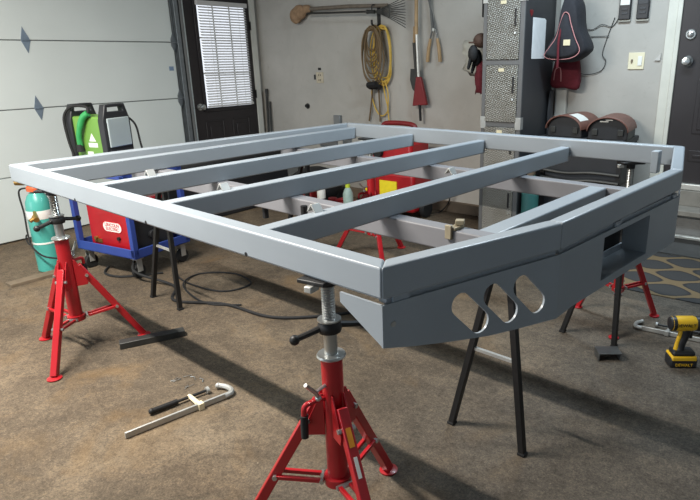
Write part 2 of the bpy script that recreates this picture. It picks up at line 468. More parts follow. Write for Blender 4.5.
b = MB(); z = .985
R = Matrix.Rotation(math.radians(38), 3, 'Y')
while z < 1.95:
    b.box((WU+.032, 3.058, z), (.026, .60, .0012), R=R); z += .0265
b.build('blind_slats', 'blind', d2, smooth=False)
b = MB(); b.bx(WU+.022, WU+.044, 2.755, 3.362, .955, .972); b.build('blind_bottom_rail', 'blind', d2, bevel=.002)
b = MB()
for w in (2.87, 3.25): b.cyl((WU+.047, w, .97), (WU+.047, w, 1.96), .0016, n=6)
b.build('blind_cord', 'trim', d2)
b = MB(); b.cyl((WU+.004, 2.67, .965), (WU+.012, 2.67, .965), .034); b.cyl((WU+.012, 2.67, .965), (WU+.045, 2.67, .965), .012)
b.lathe([(.012, 0), (.027, .008), (.031, .022), (.026, .036), (.01, .042)], (WU+.038, 2.67, .965), 18, Matrix.Rotation(PI/2, 3, 'Y'))
b.build('knob', 'zinc', d2)
b = MB()
for z in (.35, 1.06, 1.78): b.bx(WU+.004, WU+.016, 3.42, 3.437, z-.045, z+.045)
b.build('hinge', 'black', d2)
# ---- door_3: house door up on the step, right of the back wall
d3 = bpy.data.objects.new('door_3', None); COL.objects.link(d3); struct(d3)
MB().bx(2.305, 3.17, WV-.03, WV-.001, .50, 2.55).build('slab', 'doorbrown', d3, bevel=.003)
for (u0, u1) in ((2.46, 2.70), (2.80, 3.04)):
    for (z0, z1) in ((.66, .74), (.86, 1.24), (1.40, 2.3)):
        b = MB(); b.bx(u0, u1, WV-.036, WV-.03, z0, z1); b.bx(u0+.03, u1-.03, WV-.042, WV-.036, z0+.03, z1-.03)
        b.build('raised_panel', 'doorbrown', d3, bevel=.004)
for z, nm in ((1.364, 'knob'), (1.542, 'deadbolt')):
    b = MB(); R = Matrix.Rotation(PI/2, 3, 'X')
    b.lathe([(.036, 0), (.036, .008), (.03, .014)], (2.375, WV-.03, z), 20, R)
    if nm == 'knob': b.lathe([(.013, .01), (.013, .03), (.029, .036), (.032, .05), (.026, .062), (.008, .066)], (2.375, WV-.03, z), 20, R)
    else: b.lathe([(.02, .012), (.022, .024), (.012, .03)], (2.375, WV-.03, z), 20, R)
    b.build(nm, 'zinc', d3)
b = MB(); b.bx(2.285, 3.17, WV-.075, WV-.001, .455, .497); b.build('threshold', 'alu', d3, bevel=.004)
struct(MB().bx(2.205, 2.275, WV-.028, WV, .16, 2.62).build('trim_6', 'creamtrim', bevel=.004))
struct(MB().bx(2.272, 2.304, WV-.045, WV, .455, 2.62).build('trim_7', 'creamtrim', bevel=.004))
struct(MB().bx(1.412, 1.505, WV-.035, WV, 0, 2.94).build('trim_8', 'trim', bevel=.004))
# step up to the house door
st = thing('door_step', 'low grey step with board tread leading up to the dark door at right', 'step', T(2.72, 3.42, 0), TH)
MB().bx(-.58, .6, -.11, .145, 0, .135).build('concrete_base', 'conc', st, bevel=.006)
MB().bx(-.58, .6, -.125, -.085, .135, .155).build('edge_strip', 'alu', st, bevel=.003)
MB().bx(-.58, .6, -.07, .145, .135, .30).build('riser', 'conc', st, bevel=.003)
MB().bx(-.58, .6, -.115, .145, .30, .338).build('tread', 'stepwood', st, bevel=.005)
MB().bx(-.50, .6, .06, .145, .338, .452).build('sill_board', 'stepwood', st, bevel=.004)

# ================================================================== FLATBED
FBL = Vector((1.3, 1.2, .73))
fb = thing('flatbed_frame', 'large grey-primed steel flatbed frame with crossmembers, held up on red stands', 'flatbed', FBL)
def P2(x, y): return Vector((x, y, 0))
A, Bc, P1, Pb, P3, P4 = P2(.0, 0), P2(.25, 2.135), P2(2.504, .0), P2(2.664, .625), P2(2.707, 1.65), P2(2.573, 2.135)
ZT = [FL, FL, FL, .953, .984, .975]           # the far rail sits a little proud of the crossmembers
outer = [A, P1, Pb, P3, P4, Bc]
RW, RH = .055, .085
def inset(poly, d):
    n = len(poly); out = []
    for i in range(n):
        a, b, c = poly[i-1], poly[i], poly[(i+1) % n]
        d1 = (b-a).normalized(); d2 = (c-b).normalized()
        n1 = Vector((-d1.y, d1.x, 0)); n2 = Vector((-d2.y, d2.x, 0))
        p = a + n1*d[i-1]; q = b + n2*d[i]
        den = d1.x*d2.y - d1.y*d2.x
        t = ((q-p).x*d2.y - (q-p).y*d2.x)/den
        out.append(p + d1*t)
    return out
inner = inset(outer, [RW, .05, .05, .05, RW, RW])
names = ['near_side_rail', 'near_chamfer_rail', 'tail_rail', 'far_chamfer_rail', 'far_side_rail', 'front_rail']
for i, nm in enumerate(names):
    a, b = outer[i], outer[(i+1) % 6]; c, d = inner[(i+1) % 6], inner[i]
    q = [a, b, c, d]; za, zb = ZT[i], ZT[(i+1) % 6]; zq = [za, zb, zb, za]; dh = .092 if nm == 'far_side_rail' else RH
    MB(FBL).hexa([(p.x, p.y, z-dh) for p, z in zip(q, zq)], [(p.x, p.y, z) for p, z in zip(q, zq)]).build(nm, 'frame', fb, bevel=.007, seg=3)
# bolt holes in the near rail's face
for x in (.759, 1.362, 1.961):
    MB(FBL).cyl((x, -.0008, .864), (x, .002, .864), .007, n=12).build('bolt_hole', 'skin', fb)
# crossmembers: right edge of the top at the near rail, far rail
cm = [(.362, .384, .952), (.92, .913, .939), (1.455, 1.464, .939), (2.014, 2.005, .941)]
CW, CH = .055, .078
for xn, xf, zf in cm:
    q = [(xn-CW, RW-.006), (xn, RW-.006), (xf, 2.085), (xf-CW, 2.085)]
    zt = [FL-.001, FL-.001, zf, zf]
    MB(FBL).hexa([(q[i][0], q[i][1], zt[i]-CH) for i in range(4)], [(q[i][0], q[i][1], zt[i]) for i in range(4)]).build('crossmember', 'frame', fb, bevel=.006, seg=3)
# the two long sills under the crossmembers
for y0, y1, zt, zb, x1 in ((.585, .648, .862, .785, 2.62), (1.54, 1.603, .862, .785, 2.66)):
    MB(FBL).bx(.05 if y0 < 1 else .2, x1, y0, y1, zb, zt).build('longitudinal_sill', 'sill', fb, bevel=.006, seg=3)
MB(FBL).bx(2.355, 2.432, .64, 1.545, .787, .861).build('short_crossmember', 'frame', fb, bevel=.006, seg=3)
# small bent tabs and clips
def tab(x, y, z, w, h, m):
    b = MB(FBL); t = .006
    b.prism([(-w, 0), (-w+t, 0), (0, h-t), (w-t, 0), (w, 0), (t/2, h), (-t/2, h)], -.018, .018, lambda a, c, d: (x+a*.8, y+a*.6+d*.0, z+c) if False else (x+a, y+d, z+c))
    return b.build('bent_tab', m, fb, bevel=.001)
for x, y in ((.886, .279), (1.413, .30), (1.96, .28), (1.93, 1.08)):
    tab(x, y, FL-.001, .022, .026, 'dullzinc')
for x, y, zt in ((2.29, .618, .862), (1.86, 1.572, .862)):
    b = MB(FBL); b.bx(x-.016, x+.016, y-.035, y+.02, zt, zt+.010); b.bx(x-.02, x+.005, y-.045, y-.033, zt-.03, zt+.018)
    b.box((x+.004, y+.01, zt+.02), (.03, .03, .016), .5)
    b.build('sill_clip', 'cleat', fb, bevel=.002)
for x, y, z0, z1 in ((1.23, .62, .73, .785), (1.62, .52, .78, .862)):
    MB(FBL).cyl((x, y, z0), (x, y, z1), .014, n=10).build('hanging_bolt', 'black', fb)
# pale square post in the far corner
MB(FBL).bx(2.475, 2.51, 1.95, 2.0, .87, .975).build('corner_post', 'frame', fb, bevel=.004)
# ---- tail skirt
def along(a, b):
    d = (b-a); L = d.length; d = d/L
    n = Vector((d.y, -d.x, 0))          # outwards
    return L, d, n
L1, dd1, nn1 = along(P1, Pb)
ZS = FL-RH-.013
TK = .007
slots = []
for k in range(3):
    s0 = .252+.1155*k; slots.append(stadium((s0, .781-.001*k), (s0+.070, .710-.0005*k), .0335))
o1 = [(0, .728), (.10, .705), (.22, .681), (.36, .657), (.48, .645), (L1, .632), (L1, ZS), (0, ZS)]
b = MB(FBL); b.holed(o1, slots, lambda s, z: (P1.x+dd1.x*s, P1.y+dd1.y*s, z), TK, -nn1)
b.build('slotted_skirt', 'frame', fb)
L2, dd2, nn2 = along(Pb, P3)
rs0, rs1, rz0, rz1 = .305, .705, .668, .832
o2 = [(0, .632), (.10, .640), (L2, .640), (L2, ZS), (0, ZS)]
b = MB(FBL); b.holed(o2, [[(rs0, rz0), (rs1, rz0), (rs1, rz1-.008), (rs0, rz1-.008)]], lambda s, z: (Pb.x+dd2.x*s, Pb.y+dd2.y*s, z), TK, -nn2)
b.build('tail_skirt', 'frame', fb)
L3, dd3, nn3 = along(P3, P4)
b = MB(FBL); b.holed([(0, .640), (.18, .66), (L3*.5, .72), (L3*.62, ZS), (0, ZS)], [], lambda s, z: (P3.x+dd3.x*s, P3.y+dd3.y*s, z), TK, -nn3)
b.build('far_skirt', 'frame', fb)
# licence plate recess: tray floor, sides, short back
def tp(s, inn, z): q = Pb + dd2*s - nn2*inn; return (q.x, q.y, z)
def tbox(s0, s1, i0, i1, z0, z1):
    return [tp(s0, i0, z0), tp(s1, i0, z0), tp(s1, i1, z0), tp(s0, i1, z0)], [tp(s0, i0, z1), tp(s1, i0, z1), tp(s1, i1, z1), tp(s0, i1, z1)]
b = MB(FBL); D = .10
b.hexa(*tbox(rs0-.008, rs1+.008, TK, D, rz0-.008, rz0)); b.hexa(*tbox(rs0-.008, rs0, TK, D, rz0, rz1)); b.hexa(*tbox(rs1, rs1+.008, TK, D, rz0, rz1))
b.hexa(*tbox(rs0-.008, rs1+.008, D, D+.008, rz0-.008, .69)); b.hexa(*tbox(rs0-.008, rs1+.008, TK, D, rz1-.008, rz1))
b.build('plate_recess', 'frame', fb)
MB(FBL).hexa(*tbox(rs0-.01, rs1+.01, D+.012, D+.02, .66, .85)).build('recess_shade_sheet', 'skin', fb)  # black sheet: the shade of the open hollow put in as colour
b = MB(FBL)
for s0, s1, Q, dd, nn in ((.02, L1-.01, P1, dd1, nn1), (.01, L2-.01, Pb, dd2, nn2)):
    q = [Q+dd*s0-nn*.012, Q+dd*s1-nn*.012, Q+dd*s1-nn*.045, Q+dd*s0-nn*.045]
    b.hexa([(p.x, p.y, ZS-.006) for p in q], [(p.x, p.y, ZS+.014) for p in q])
b.build('gap_blocking_strip', 'frame', fb)  # added strip that blocks the view through the gap, keeping the seam dark
# side gusset of the skirt
b = MB(FBL); b.holed([(2.357, ZS), (2.357, .815), (2.503, .729), (2.503, ZS)], [], lambda x, z: (x, 0, z), TK, (0, 1, 0))
b.build('side_gusset', 'frame', fb)
b = MB(FBL); b.cyl(Vector((P1.x, P1.y, .786))+dd1*.031+nn1*.002, Vector((P1.x, P1.y, .786))+dd1*.031-nn1*.003, .0075, n=14)
b.build('drilled_hole', 'zinc', fb)
# welded spacers that carry the skirt below the rail
for Q, dd, nn, ss in ((P1, dd1, nn1, (.06,)), (Pb, dd2, nn2, (.42, .98))):
    for s in ss:
        q = Q + dd*s - nn*.014; MB(FBL).box((q.x, q.y, ZS+.004), (.05, .02, .022), math.atan2(dd.y, dd.x)).build('skirt_spacer', 'frame', fb)

# ================================================================== PIPE STANDS
def make_stand(label, loc, rz):
    t = thing('pipe_stand', label, 'stand', loc, rz, 'red pipe stands under the flatbed')
    TOP = FL-RH
    MB().lathe([(.027, .165), (.0315, .17), (.0315, .598), (.027, .60)], n=24).build('column', 'red', t)
    MB().lathe([(.020, .600), (.040, .601), (.043, .605), (.040, .610), (.020, .612)], n=28).build('flange', 'zinc', t)
    prof = [(.0195, .60)]; prof.append((.0195, .715)); z = .72
    while z < TOP-.03:
        prof += [(.0195, z), (.0170, z+.004)]; z += .008
    prof.append((.017, TOP-.012))
    MB().lathe(prof, n=24).build('threaded_tube', 'zinc', t, angle=20)
    b = MB(); b.lathe([(.020, .677), (.032, .68), (.034, .687), (.034, .701), (.029, .711), (.020, .713)], n=24)
    hub = b.build('handle_nut', 'black', t)
    for sg in (0, PI):
        b = MB(); c, s = math.cos(sg+2.6), math.sin(sg+2.6)
        b.tube([(c*.03, s*.03, .694), (c*.066, s*.066, .686), (c*.098, s*.098, .680)], [.010, .009, .009], 10)
        b.ell((c*.105, s*.105, .678), .015, 14)
        b.build('handle_bar', 'black', hub)
    MB().lathe([(.020, .714), (.034, .715), (.034, .719), (.020, .72)], n=24).build('washer', 'zinc', t)
    b = MB(); b.bx(-.075, .075, -.045, .045, TOP-.012, TOP); b.lathe([(.027, TOP-.035), (.027, TOP-.012)], n=20)
    hd = b.build('head_plate', 'black', t, bevel=.003)
    b = MB(); b.bx(-.088, -.05, -.012, .012, TOP-.03, TOP-.012); b.build('head_block', 'dullzinc', hd, bevel=.003)
    MB().lathe([(.0315, .17), (.042, .172), (.042, .198), (.0315, .2)], n=24).build('base_collar', 'red', t)
    for k in range(3):
        R = Matrix.Rotation(2*PI*k/3, 3, 'Z')
        mp = lambda a, c, d: tuple(R @ Vector((a, d, c)))
        b = MB()
        for d in (-.0205, .0165): b.prism([(.028, .49), (.036, .49), (.086, .385), (.078, .352), (.028, .352)], d, d+.004, mp)
        b.build('gusset', 'red', t, bevel=.001)
        b = MB(); p0, p1 = R @ Vector((.048, 0, .455)), R @ Vector((.298, 0, .012))
        b.tube([p0, p1], .0155, 4)
        leg = b.build('leg', 'red', t, bevel=.003)
        if k == 2:
            ex = (p1-p0).normalized(); ey = R @ Vector((0, 1, 0)); ez = ex.cross(ey)
            if ez.z < 0: ez = -ez; ey = -ey
            Rm = Matrix((ex, ey, ez)).transposed()
            MB().box(p0+ex*.085+ez*.0158, (.055, .016, .001), R=Rm).build('decal', 'ydecal', leg)
            MB().box(p0+ex*.17+ez*.0158, (.06, .011, .001), R=Rm).build('decal', 'white', leg)
        f = R @ Vector((.300, 0, 0)); MB().lathe([(.030, 0), (.033, .003), (.033, .007), (.018, .012)], f, 20).build('foot_pad', 'red', leg)
        a0, a1 = R @ Vector((.046, 0, .186)), R @ Vector((.190, 0, .203))
        b = MB(); n = R @ Vector((0, 1, 0))
        for sgn in (-1, 1): b.tube([a0+n*.017*sgn, a1+n*.017*sgn], .006, 4)
        b.build('brace', 'red', t, bevel=.001)
        for q in (R @ Vector((.078, 0, .40)), R @ Vector((.190, 0, .203)), R @ Vector((.048, 0, .186))):
            b = MB(); b.cyl(q-n*.027, q+n*.027, .008, n=6)
            b.build('bolt', 'zinc', t)
    # side crank with black grip, lock pin, decals
    g = PI*.86; c, s = math.cos(g), math.sin(g)
    b = MB(); b.tube(spl([(c*.03, s*.03, .475), (c*.075, s*.075, .475), (c*.095, s*.095, .468), (c*.098, s*.098, .44)], 6), .008, 10)
    cr = b.build('side_handle', 'red', t)
    MB().tube([(c*.098, s*.098, .442), (c*.10, s*.10, .37)], [.012, .011], 12).build('grip', 'rubber', cr)
    g = PI*.95; c, s = math.cos(g), math.sin(g)
    b = MB(); b.tube([(c*.03, s*.03, .52), (c*.07, s*.07, .515)], .005, 8); b.tube([(c*.105, s*.105, .555), (c*.07, s*.07, .515), (c*.06, s*.06, .495)], .006, 8); b.ell((c*.06, s*.06, .492), .010)
    b.build('lock_pin', 'zinc', t)
    return t
stand0 = make_stand('red pipe stand nearest the camera, under the near front corner of the flatbed', (2.25, .055, 0), math.radians(101))
dup(stand0, (.335, .06, 0), math.radians(-46), 'red pipe stand under the far left corner of the flatbed, beside the teal cylinder')
s3 = dup(stand0, (.50, 2.10, 0), math.radians(86), 'red pipe stand under the rear rail, seen through the frame by the red jobsite compressor')
s4 = dup(stand0, (2.33, 2.11, 0), math.radians(50), 'red pipe stand behind the tail, with one leg standing before the patterned mat')

s3.scale = (1, 1, .887/.855); s4.scale = (.8, .8, .890/.855)

# ================================================================== SAWHORSES
def make_sawhorse(label, loc, ax=0.):
    t = thing('sawhorse', label, 'sawhorse', loc, 0, 'black steel sawhorses under the sills')
    MB().bx(ax-.03, ax+.03, -.18, 1.10, .735, .785).build('top_beam', 'black', t, bevel=.003)
    for y in (0, 1.06):
        for sx in (-1, 1):
            fx = sx*.16 if y == 0 else sx*.14-.05
            b = MB(); b.tube([(ax+sx*.025, y, .755), (fx, y, .006)], .0125, 4); lg = b.build('leg', 'black', t, bevel=.002)
            MB().box((fx, y, .006), (.03, .03, .012)).build('foot', 'rubber', lg, bevel=.002)
        q = 0 if y == 0 else -.025; k = .0925 if y == 0 else .0825
        MB().tube([(-k+ax*.5+q, y, .37), (k+ax*.5+q, y, .37)], .006, 4).build('spreader', 'dullzinc', t)
    return t
sw = make_sawhorse('black steel sawhorse under the slotted tail of the flatbed', (2.36, .73, 0), .045)
make_sawhorse('black steel sawhorse under the front half, near the blue cart', (.10, .655, 0), .14)

# ================================================================== FLOOR THINGS
# teal gas cylinder
cy = thing('gas_cylinder', 'teal gas cylinder with a white band and brass regulator, by the garage door', 'gas cylinder', (-1.17, .465, 0))
MB().lathe([(.070, 0), (.080, .006), (.081, .45), (.076, .50), (.058, .545), (.034, .57), (.030, .58)], n=32).build('tank', 'teal', cy)
MB().lathe([(.0815, .385), (.0822, .387), (.0822, .443), (.0815, .445)], n=32).build('label_band', 'white', cy)
MB().lathe([(.0815, .205), (.083, .206), (.083, .217), (.0815, .218)], n=32).build('strap', 'white', cy)
MB().lathe([(.036, .572), (.052, .578), (.054, .602), (.046, .612), (.03, .614)], n=24).build('valve_collar', 'orange', cy)
b = MB(); b.lathe([(.016, .60), (.016, .655), (.010, .66)], n=14); b.cyl((0, 0, .635), (-.05, -.05, .64), .014, n=12); b.cyl((-.045, -.045, .64), (-.085, -.085, .64), .024, .022, 14)
b.build('regulator', 'brass', cy)
b = MB(); b.tube(spl([(.0, -.03, .60), (-.05, -.085, .58), (-.055, -.08, .42), (-.02, -.095, .28), (.03, -.10, .2), (.12, -.07, .14), (.2, 0, .12)], 8), .006, 8)
b.tube([(-.02+.035*math.cos(a), -.10, .24+.035*math.sin(a)) for a in [2*PI*i/20 for i in range(20)]], .005, 8, closed=True)
b.build('hose', 'rubber', cy)
b = MB(); b.cyl((.06, -.05, .44), (.12, -.07, .42), .012, n=12); b.cyl((.11, -.07, .42), (.15, -.075, .405), .019, n=12); b.cyl((.125, -.07, .42), (.13, -.11, .40), .013, n=12)
b.build('flow_fitting', 'brass', cy)

# welding cart
CR = math.radians(12)
ct = thing('welding_cart', 'blue steel welding cart on casters, carrying a red welder and a green machine', 'cart', (-.76, .91, 0), CR)
HX, HY = .305, .24
b = MB(); b.bx(-HX, HX, -HY, HY, .150, .160)
for q in ((-HX, HX, -HY, -HY+.01), (-HX, HX, HY-.01, HY), (-HX, -HX+.01, -HY, HY), (HX-.01, HX, -HY, HY)): b.bx(*q, .150, .215)
b.build('tray', 'blue', ct, bevel=.003)
b = MB(); b.bx(-HX, HX, -HY, HY, .715, .728)
for q in ((-HX, HX, -HY, -HY+.01), (-HX, HX, HY-.01, HY), (-HX, -HX+.01, -HY, HY), (HX-.01, HX, -HY, HY)): b.bx(*q, .69, .735)
b.build('shelf', 'blue', ct, bevel=.003)
for sx in (-1, 1):
    for sy in (-1, 1):
        MB().bx(sx*(HX-.018)-.018, sx*(HX-.018)+.018, sy*(HY-.018)-.018, sy*(HY-.018)+.018, .16, .715).build('post', 'blue', ct, bevel=.002)
        b = MB(); cx, cy_ = sx*(HX-.05), sy*(HY-.05)
        b.bx(cx-.03, cx+.03, cy_-.03, cy_+.03, .138, .150); b.bx(cx-.022, cx-.018, cy_-.02, cy_+.02, .05, .14); b.bx(cx+.018, cx+.022, cy_-.02, cy_+.02, .05, .14)
        fk = b.build('caster', 'dullzinc', ct)
        MB().lathe([(.02, -.015), (.045, -.016), (.05, -.01), (.05, .01), (.045, .016), (.02, .015)], (cx, cy_, .051), 20, Matrix.Rotation(PI/2, 3, 'Y')).build('wheel', 'rubber', fk)
# red welder in the tray
wd = thing('welder', 'red welder box with a white name badge, standing in the blue cart tray', 'welder', T(0, 0, 0), 0)
wl = Vector((-.76, .91, .16)); wd.location = wl; wd.rotation_euler = (0, 0, CR)
MB().bx(-.21, .25, -.185, .11, .012, .37).build('casing', 'red', wd, bevel=.008)
b = MB(); b.bx(.252, .262, -.175, .10, .03, .35); b.cyl((.262, -.1, .24), (.28, -.1, .24), .022, n=16); b.cyl((.262, 0, .24), (.28, 0, .24), .022, n=16); b.cyl((.262, -.05, .12), (.285, -.05, .12), .03, n=16)
b.build('front_panel', 'plastic', wd, bevel=.002)
MB().bx(-.19, .23, -.17, .09, 0, .012).build('feet', 'rubber', wd)
b = MB(); y = -.1856
b.prism(stadium((-.02, .175), (.105, .175), .037), y, y-.002, lambda a, c, d: (a, d, c)); bd = b.build('badge', 'ctext', wd)
b = MB(); b.prism(stadium((-.019, .175), (.104, .175), .033), y-.002, y-.0026, lambda a, c, d: (a, d, c)); b.build('badge_field', 'white', bd)
text('LINCOLN', .034, 'ctext', bd, RX90, (.0425, y-.0035, .189)); text('ELECTRIC', .031, 'ctext', bd, RX90, (.0425, y-.0035, .161))
b = MB(); b.bx(-.17, -.09, y-.004, y, .045, .075); b.cyl((-.14, y-.001, .08), (-.14, y-.02, .08), .012, n=10); b.build('latch', 'brass', wd)
MB().cyl((.10, y+.001, .10), (.10, y-.014, .10), .013, n=12).build('knob', 'black', wd)

# green machine on the shelf
GR = math.radians(20)
gm = thing('plasma_cutter', 'green and black machine with clear front cover, on top of the blue cart', 'plasma cutter', (-.917, .862, .735), GR)
MB().bx(-.13, .125, -.10, .10, .02, .335).build('casing', 'green', gm, bevel=.012)
for sx, nm in ((-1, 'rear_frame'), (1, 'front_frame')):
    x0 = sx*.145; prof = lambda a, c, d: (x0+d, a, c)
    b = MB(); w = .115
    b.holed([(-w, 0), (w, 0), (w+.004, .31), (w-.03, .415), (-w+.03, .415), (-w-.004, .31)],
            [[(-w+.045, .365), (w-.045, .365), (w-.05, .395), (-w+.05, .395)]], lambda a, c: (x0-.025, a, c), .05, (1, 0, 0))
    b.build(nm, 'plastic', gm, bevel=.006)
MB().bx(.171, .184, -.096, .096, .13, .325).build('clear_cover', 'glass', gm, bevel=.012, seg=3)
MB().bx(.1705, .1725, -.075, .075, .15, .30).build('control_panel', 'panelgrey', gm)
b = MB(); b.bx(.171, .176, -.095, .095, .03, .115); b.cyl((.176, -.05, .07), (.195, -.05, .07), .02, n=14); b.cyl((.176, .04, .07), (.192, .04, .07), .016, n=14); b.build('lower_panel', 'plastic', gm, bevel=.003)
b = MB(); b.prism([(-.03, 0), (.03, 0), (0, .055)], -.1012, -.1005, lambda a, c, d: (.03+a, d, .17+c)); b.bx(-.01, .07, -.1012, -.1005, .13, .16); b.bx(-.03, .02, -.1012, -.1005, .06, .10)
b.build('warning_label', 'white', gm)
b = MB(); b.tube(spl([(-.06, -.125, .14), (-.055, -.13, .20), (-.03, -.13, .27), (.0, -.122, .33), (.04, -.11, .36)], 6), [.018]*12+[.021]*6+[.022]*7, 14)
to = b.build('torch_handle', 'torchgreen', gm)
b = MB(); b.tube([(-.065, -.128, .15), (-.06, -.128, .10)], [.022, .026], 12); b.build('torch_head', 'rubber', to)
b = MB(); b.tube(spl([(.04, -.11, .36), (.02, -.10, .40), (-.10, -.11, .40), (-.16, -.13, .33), (-.15, -.135, .18), (-.12, -.13, .03), (-.13, -.14, .0)], 8), .009, 8)
b.build('torch_hose', 'rubber', gm)
b = MB(); b.tube(spl([(.13, .12, .33), (.17, .16, .26), (.185, .17, .12), (.2, .185, -.03)], 8), .007, 8); b.build('power_lead', 'rubber', gm)

# hoses on the floor
def hose(name, label, pts, r, m='rubber'):
    o = MB().tube(spl(pts, 10), r, 8).build(name, m); return tag(o, label, 'hose')
hose('welding_hose', 'black hose looping on the floor behind the near rail, right of the sawhorse',
     [(-.55, .86, .17), (-.42, .72, .08), (-.12, .83, .009), (.12, .70, .009), (.42, .86, .009), (.80, .92, .009), (1.05, 1.16, .009), (1.2, 1.45, .009)], .009)
hose('welding_lead', 'thin black lead coiled on the floor under the blue cart',
     [(-.40, .98, .006), (-.1, .92, .006), (.22, .98, .006), (.24, 1.18, .006), (-.02, 1.22, .006), (-.2, 1.06, .006), (-.05, .86, .018), (.3, .80, .006), (.5, .92, .006)], .006)
hose('ground_lead', 'grey lead curved on the floor against the front caster of the blue cart', [(-.86, .74, .008), (-.74, .66, .008), (-.6, .68, .008), (-.5, .78, .008), (-.42, .92, .008)], .008)

# pieces of timber and channel on the floor
def lie(name, label, cat, p0, p1, w, h, m, z=0., group=None):
    p0, p1 = Vector(p0+(0,)), Vector(p1+(0,)); d = p1-p0; L = d.length; c = (p0+p1)/2
    o = MB().bx(-L/2, L/2, -w/2, w/2, 0, h).build(name, m, bevel=.003)
    place(o, (c.x, c.y, z), math.atan2(d.y, d.x)); return tag(o, label, cat, group)
pk = thing('timber_plank', 'thin weathered plank on the floor behind the far left pipe stand', 'plank', (-1.03, .44, 0), math.radians(93))
MB().bx(-.30, .27, -.045, .045, 0, .02).build('board', 'greywood', pk, bevel=.002)
b = MB(); b.bx(.24, .265, -.02, .02, .02, .05); b.build('end_cleat', 'darksteel', pk, bevel=.002)
lie('square_tube', 'short length of square stock lying under the leg of the far left pipe stand', 'offcut', (.47, .19), (.59, .49), .055, .035, 'darksteel')
# channel offcut right
ch = MB(); ch.bx(-.055, .055, -.04, .04, .034, .04); ch.bx(-.055, -.049, -.04, .04, 0, .034); ch.bx(.049, .055, -.04, .04, 0, .034)
o = ch.build('channel_offcut', 'steel', bevel=.001); place(o, (2.47, 1.66, 0), math.radians(38)); tag(o, 'short grey channel offcut lying open side down by a black sawhorse foot', 'offcut')

# clamps
def clamp(name, label, loc, rz, L, s=1.0, flip=1):
    t = thing(name, label, 'clamp', loc, rz)
    z = .016
    b = MB(); b.box((L/2, 0, z), (L, .010*s, .026*s)); b.build('bar', 'dullzinc', t, bevel=.002)
    b = MB(); b.tube(spl([(L-.01, 0, z), (L+.02*s, .005*flip, z), (L+.035*s, .03*s*flip, z), (L+.03*s, .07*s*flip, z), (L+.01*s, .10*s*flip, z)], 5), .012*s, 8); b.ell((L+.008*s, .102*s*flip, z), .014*s)
    b.build('fixed_jaw', 'dullzinc', t)
    x = L*.72
    b = MB(); b.box((x, 0, z), (.024*s, .03*s, .032*s)); b.tube([(x, .01*flip, z), (x-.002, .07*s*flip, z), (x-.004, .11*s*flip, z)], [.012*s, .011*s, .010*s], 8)
    b.build('sliding_jaw', 'cream' if s == 1.0 else 'dullzinc', t, bevel=.002)
    b = MB(); y = .10*s*flip
    b.cyl((x-.10*s, y, z), (x+.075*s, y, z), .0065*s, n=10); b.build('screw', 'black', t)
    b = MB(); b.cyl((x-.17*s, y, z), (x-.06*s, y, z), .012*s, n=12); b.ell((x-.17*s, y, z), .0135*s); b.build('handle', 'black', t)
    MB().cyl((x+.07*s, y, z), (x+.082*s, y, z), .016*s, n=14).build('swivel_pad', 'dullzinc', t)
    return t
clamp('bar_clamp', 'long steel bar clamp lying on the open floor left of the nearest stand', (1.265, -.165, 0), math.radians(82), .43)
clamp('bar_clamp', 'steel bar clamp lying on the floor behind the yellow drill', (2.96, 2.13, 0), math.radians(188), .48, .85, -1)

# bits of wire on the floor
b = MB(); rr = random.Random(4)
for q in range(9):
    x, y, g = rr.uniform(-.08, .08), rr.uniform(-.06, .06), rr.uniform(0, PI)
    b.tube(spl([(x, y, .002), (x+.02*math.cos(g), y+.02*math.sin(g), .006), (x+.04*math.cos(g+.4), y+.04*math.sin(g+.4), .002)], 3), .0016, 5)
o = b.build('wire_scraps', 'zinc'); place(o, (1.05, .23, 0)); tag(o, 'scatter of tiny bright wire scraps on the floor beyond the long bar clamp', 'scraps', kind='stuff')

# cordless drill
DRR = math.radians(38)
dr = thing('cordless_drill', 'yellow and black cordless drill standing on its battery at the right edge', 'drill', (2.765, 1.805, 0), DRR)
b = MB(); b.bx(-.062, .062, -.04, .04, 0, .052); bt = b.build('battery', 'plastic', dr, bevel=.009)
b = MB(); b.bx(-.058, .058, -.041, .041, .036, .060); b.build('battery_band', 'yellow', bt, bevel=.006)
text('DEWALT', .02, 'yellow', bt, RX90, (0, -.0412, .018))
b = MB(); b.bx(-.052, .052, -.034, .034, .056, .082); b.build('handle_base', 'plastic', dr, bevel=.010)
b = MB(); b.tube(spl([(-.012, 0, .075), (-.008, 0, .11), (.002, 0, .15), (.006, 0, .19)], 4), [.024, .021, .019, .018, .0185, .019, .019, .02, .021, .022, .023, .024, .025], 12)
gr = b.build('grip', 'plastic', dr)
b = MB(); b.tube([(-.03, 0, .08), (-.026, 0, .12), (-.014, 0, .18)], [.012, .010, .012], 10); b.build('grip_panel', 'yellow', gr)
b = MB(); b.bx(.022, .036, -.009, .009, .14, .175); b.build('trigger', 'plastic', dr, bevel=.004)
Ry = Matrix.Rotation(PI/2, 3, 'Y')
b = MB(); b.lathe([(.026, -.072), (.034, -.066), (.036, -.03), (.036, .03), (.032, .042)], (0, 0, .215), 24, Ry); mh = b.build('motor_housing', 'yellow', dr)
b = MB(); b.lathe([(.02, -.078), (.03, -.074), (.0345, -.064), (.0355, -.05)], (0, 0, .215), 24, Ry); b.build('rear_cap', 'plastic', mh)
text('DEWALT', .022, 'btext', mh, RX90, (-.012, -.0362, .218))
b = MB(); b.lathe([(.031, .04), (.035, .046), (.035, .075), (.028, .085)], (0, 0, .215), 24, Ry); b.build('clutch_ring', 'plastic', dr)
b = MB(); b.lathe([(.024, .083), (.027, .09), (.027, .125), (.018, .145), (.008, .15)], (0, 0, .215), 20, Ry); b.build('chuck', 'darksteel', dr)

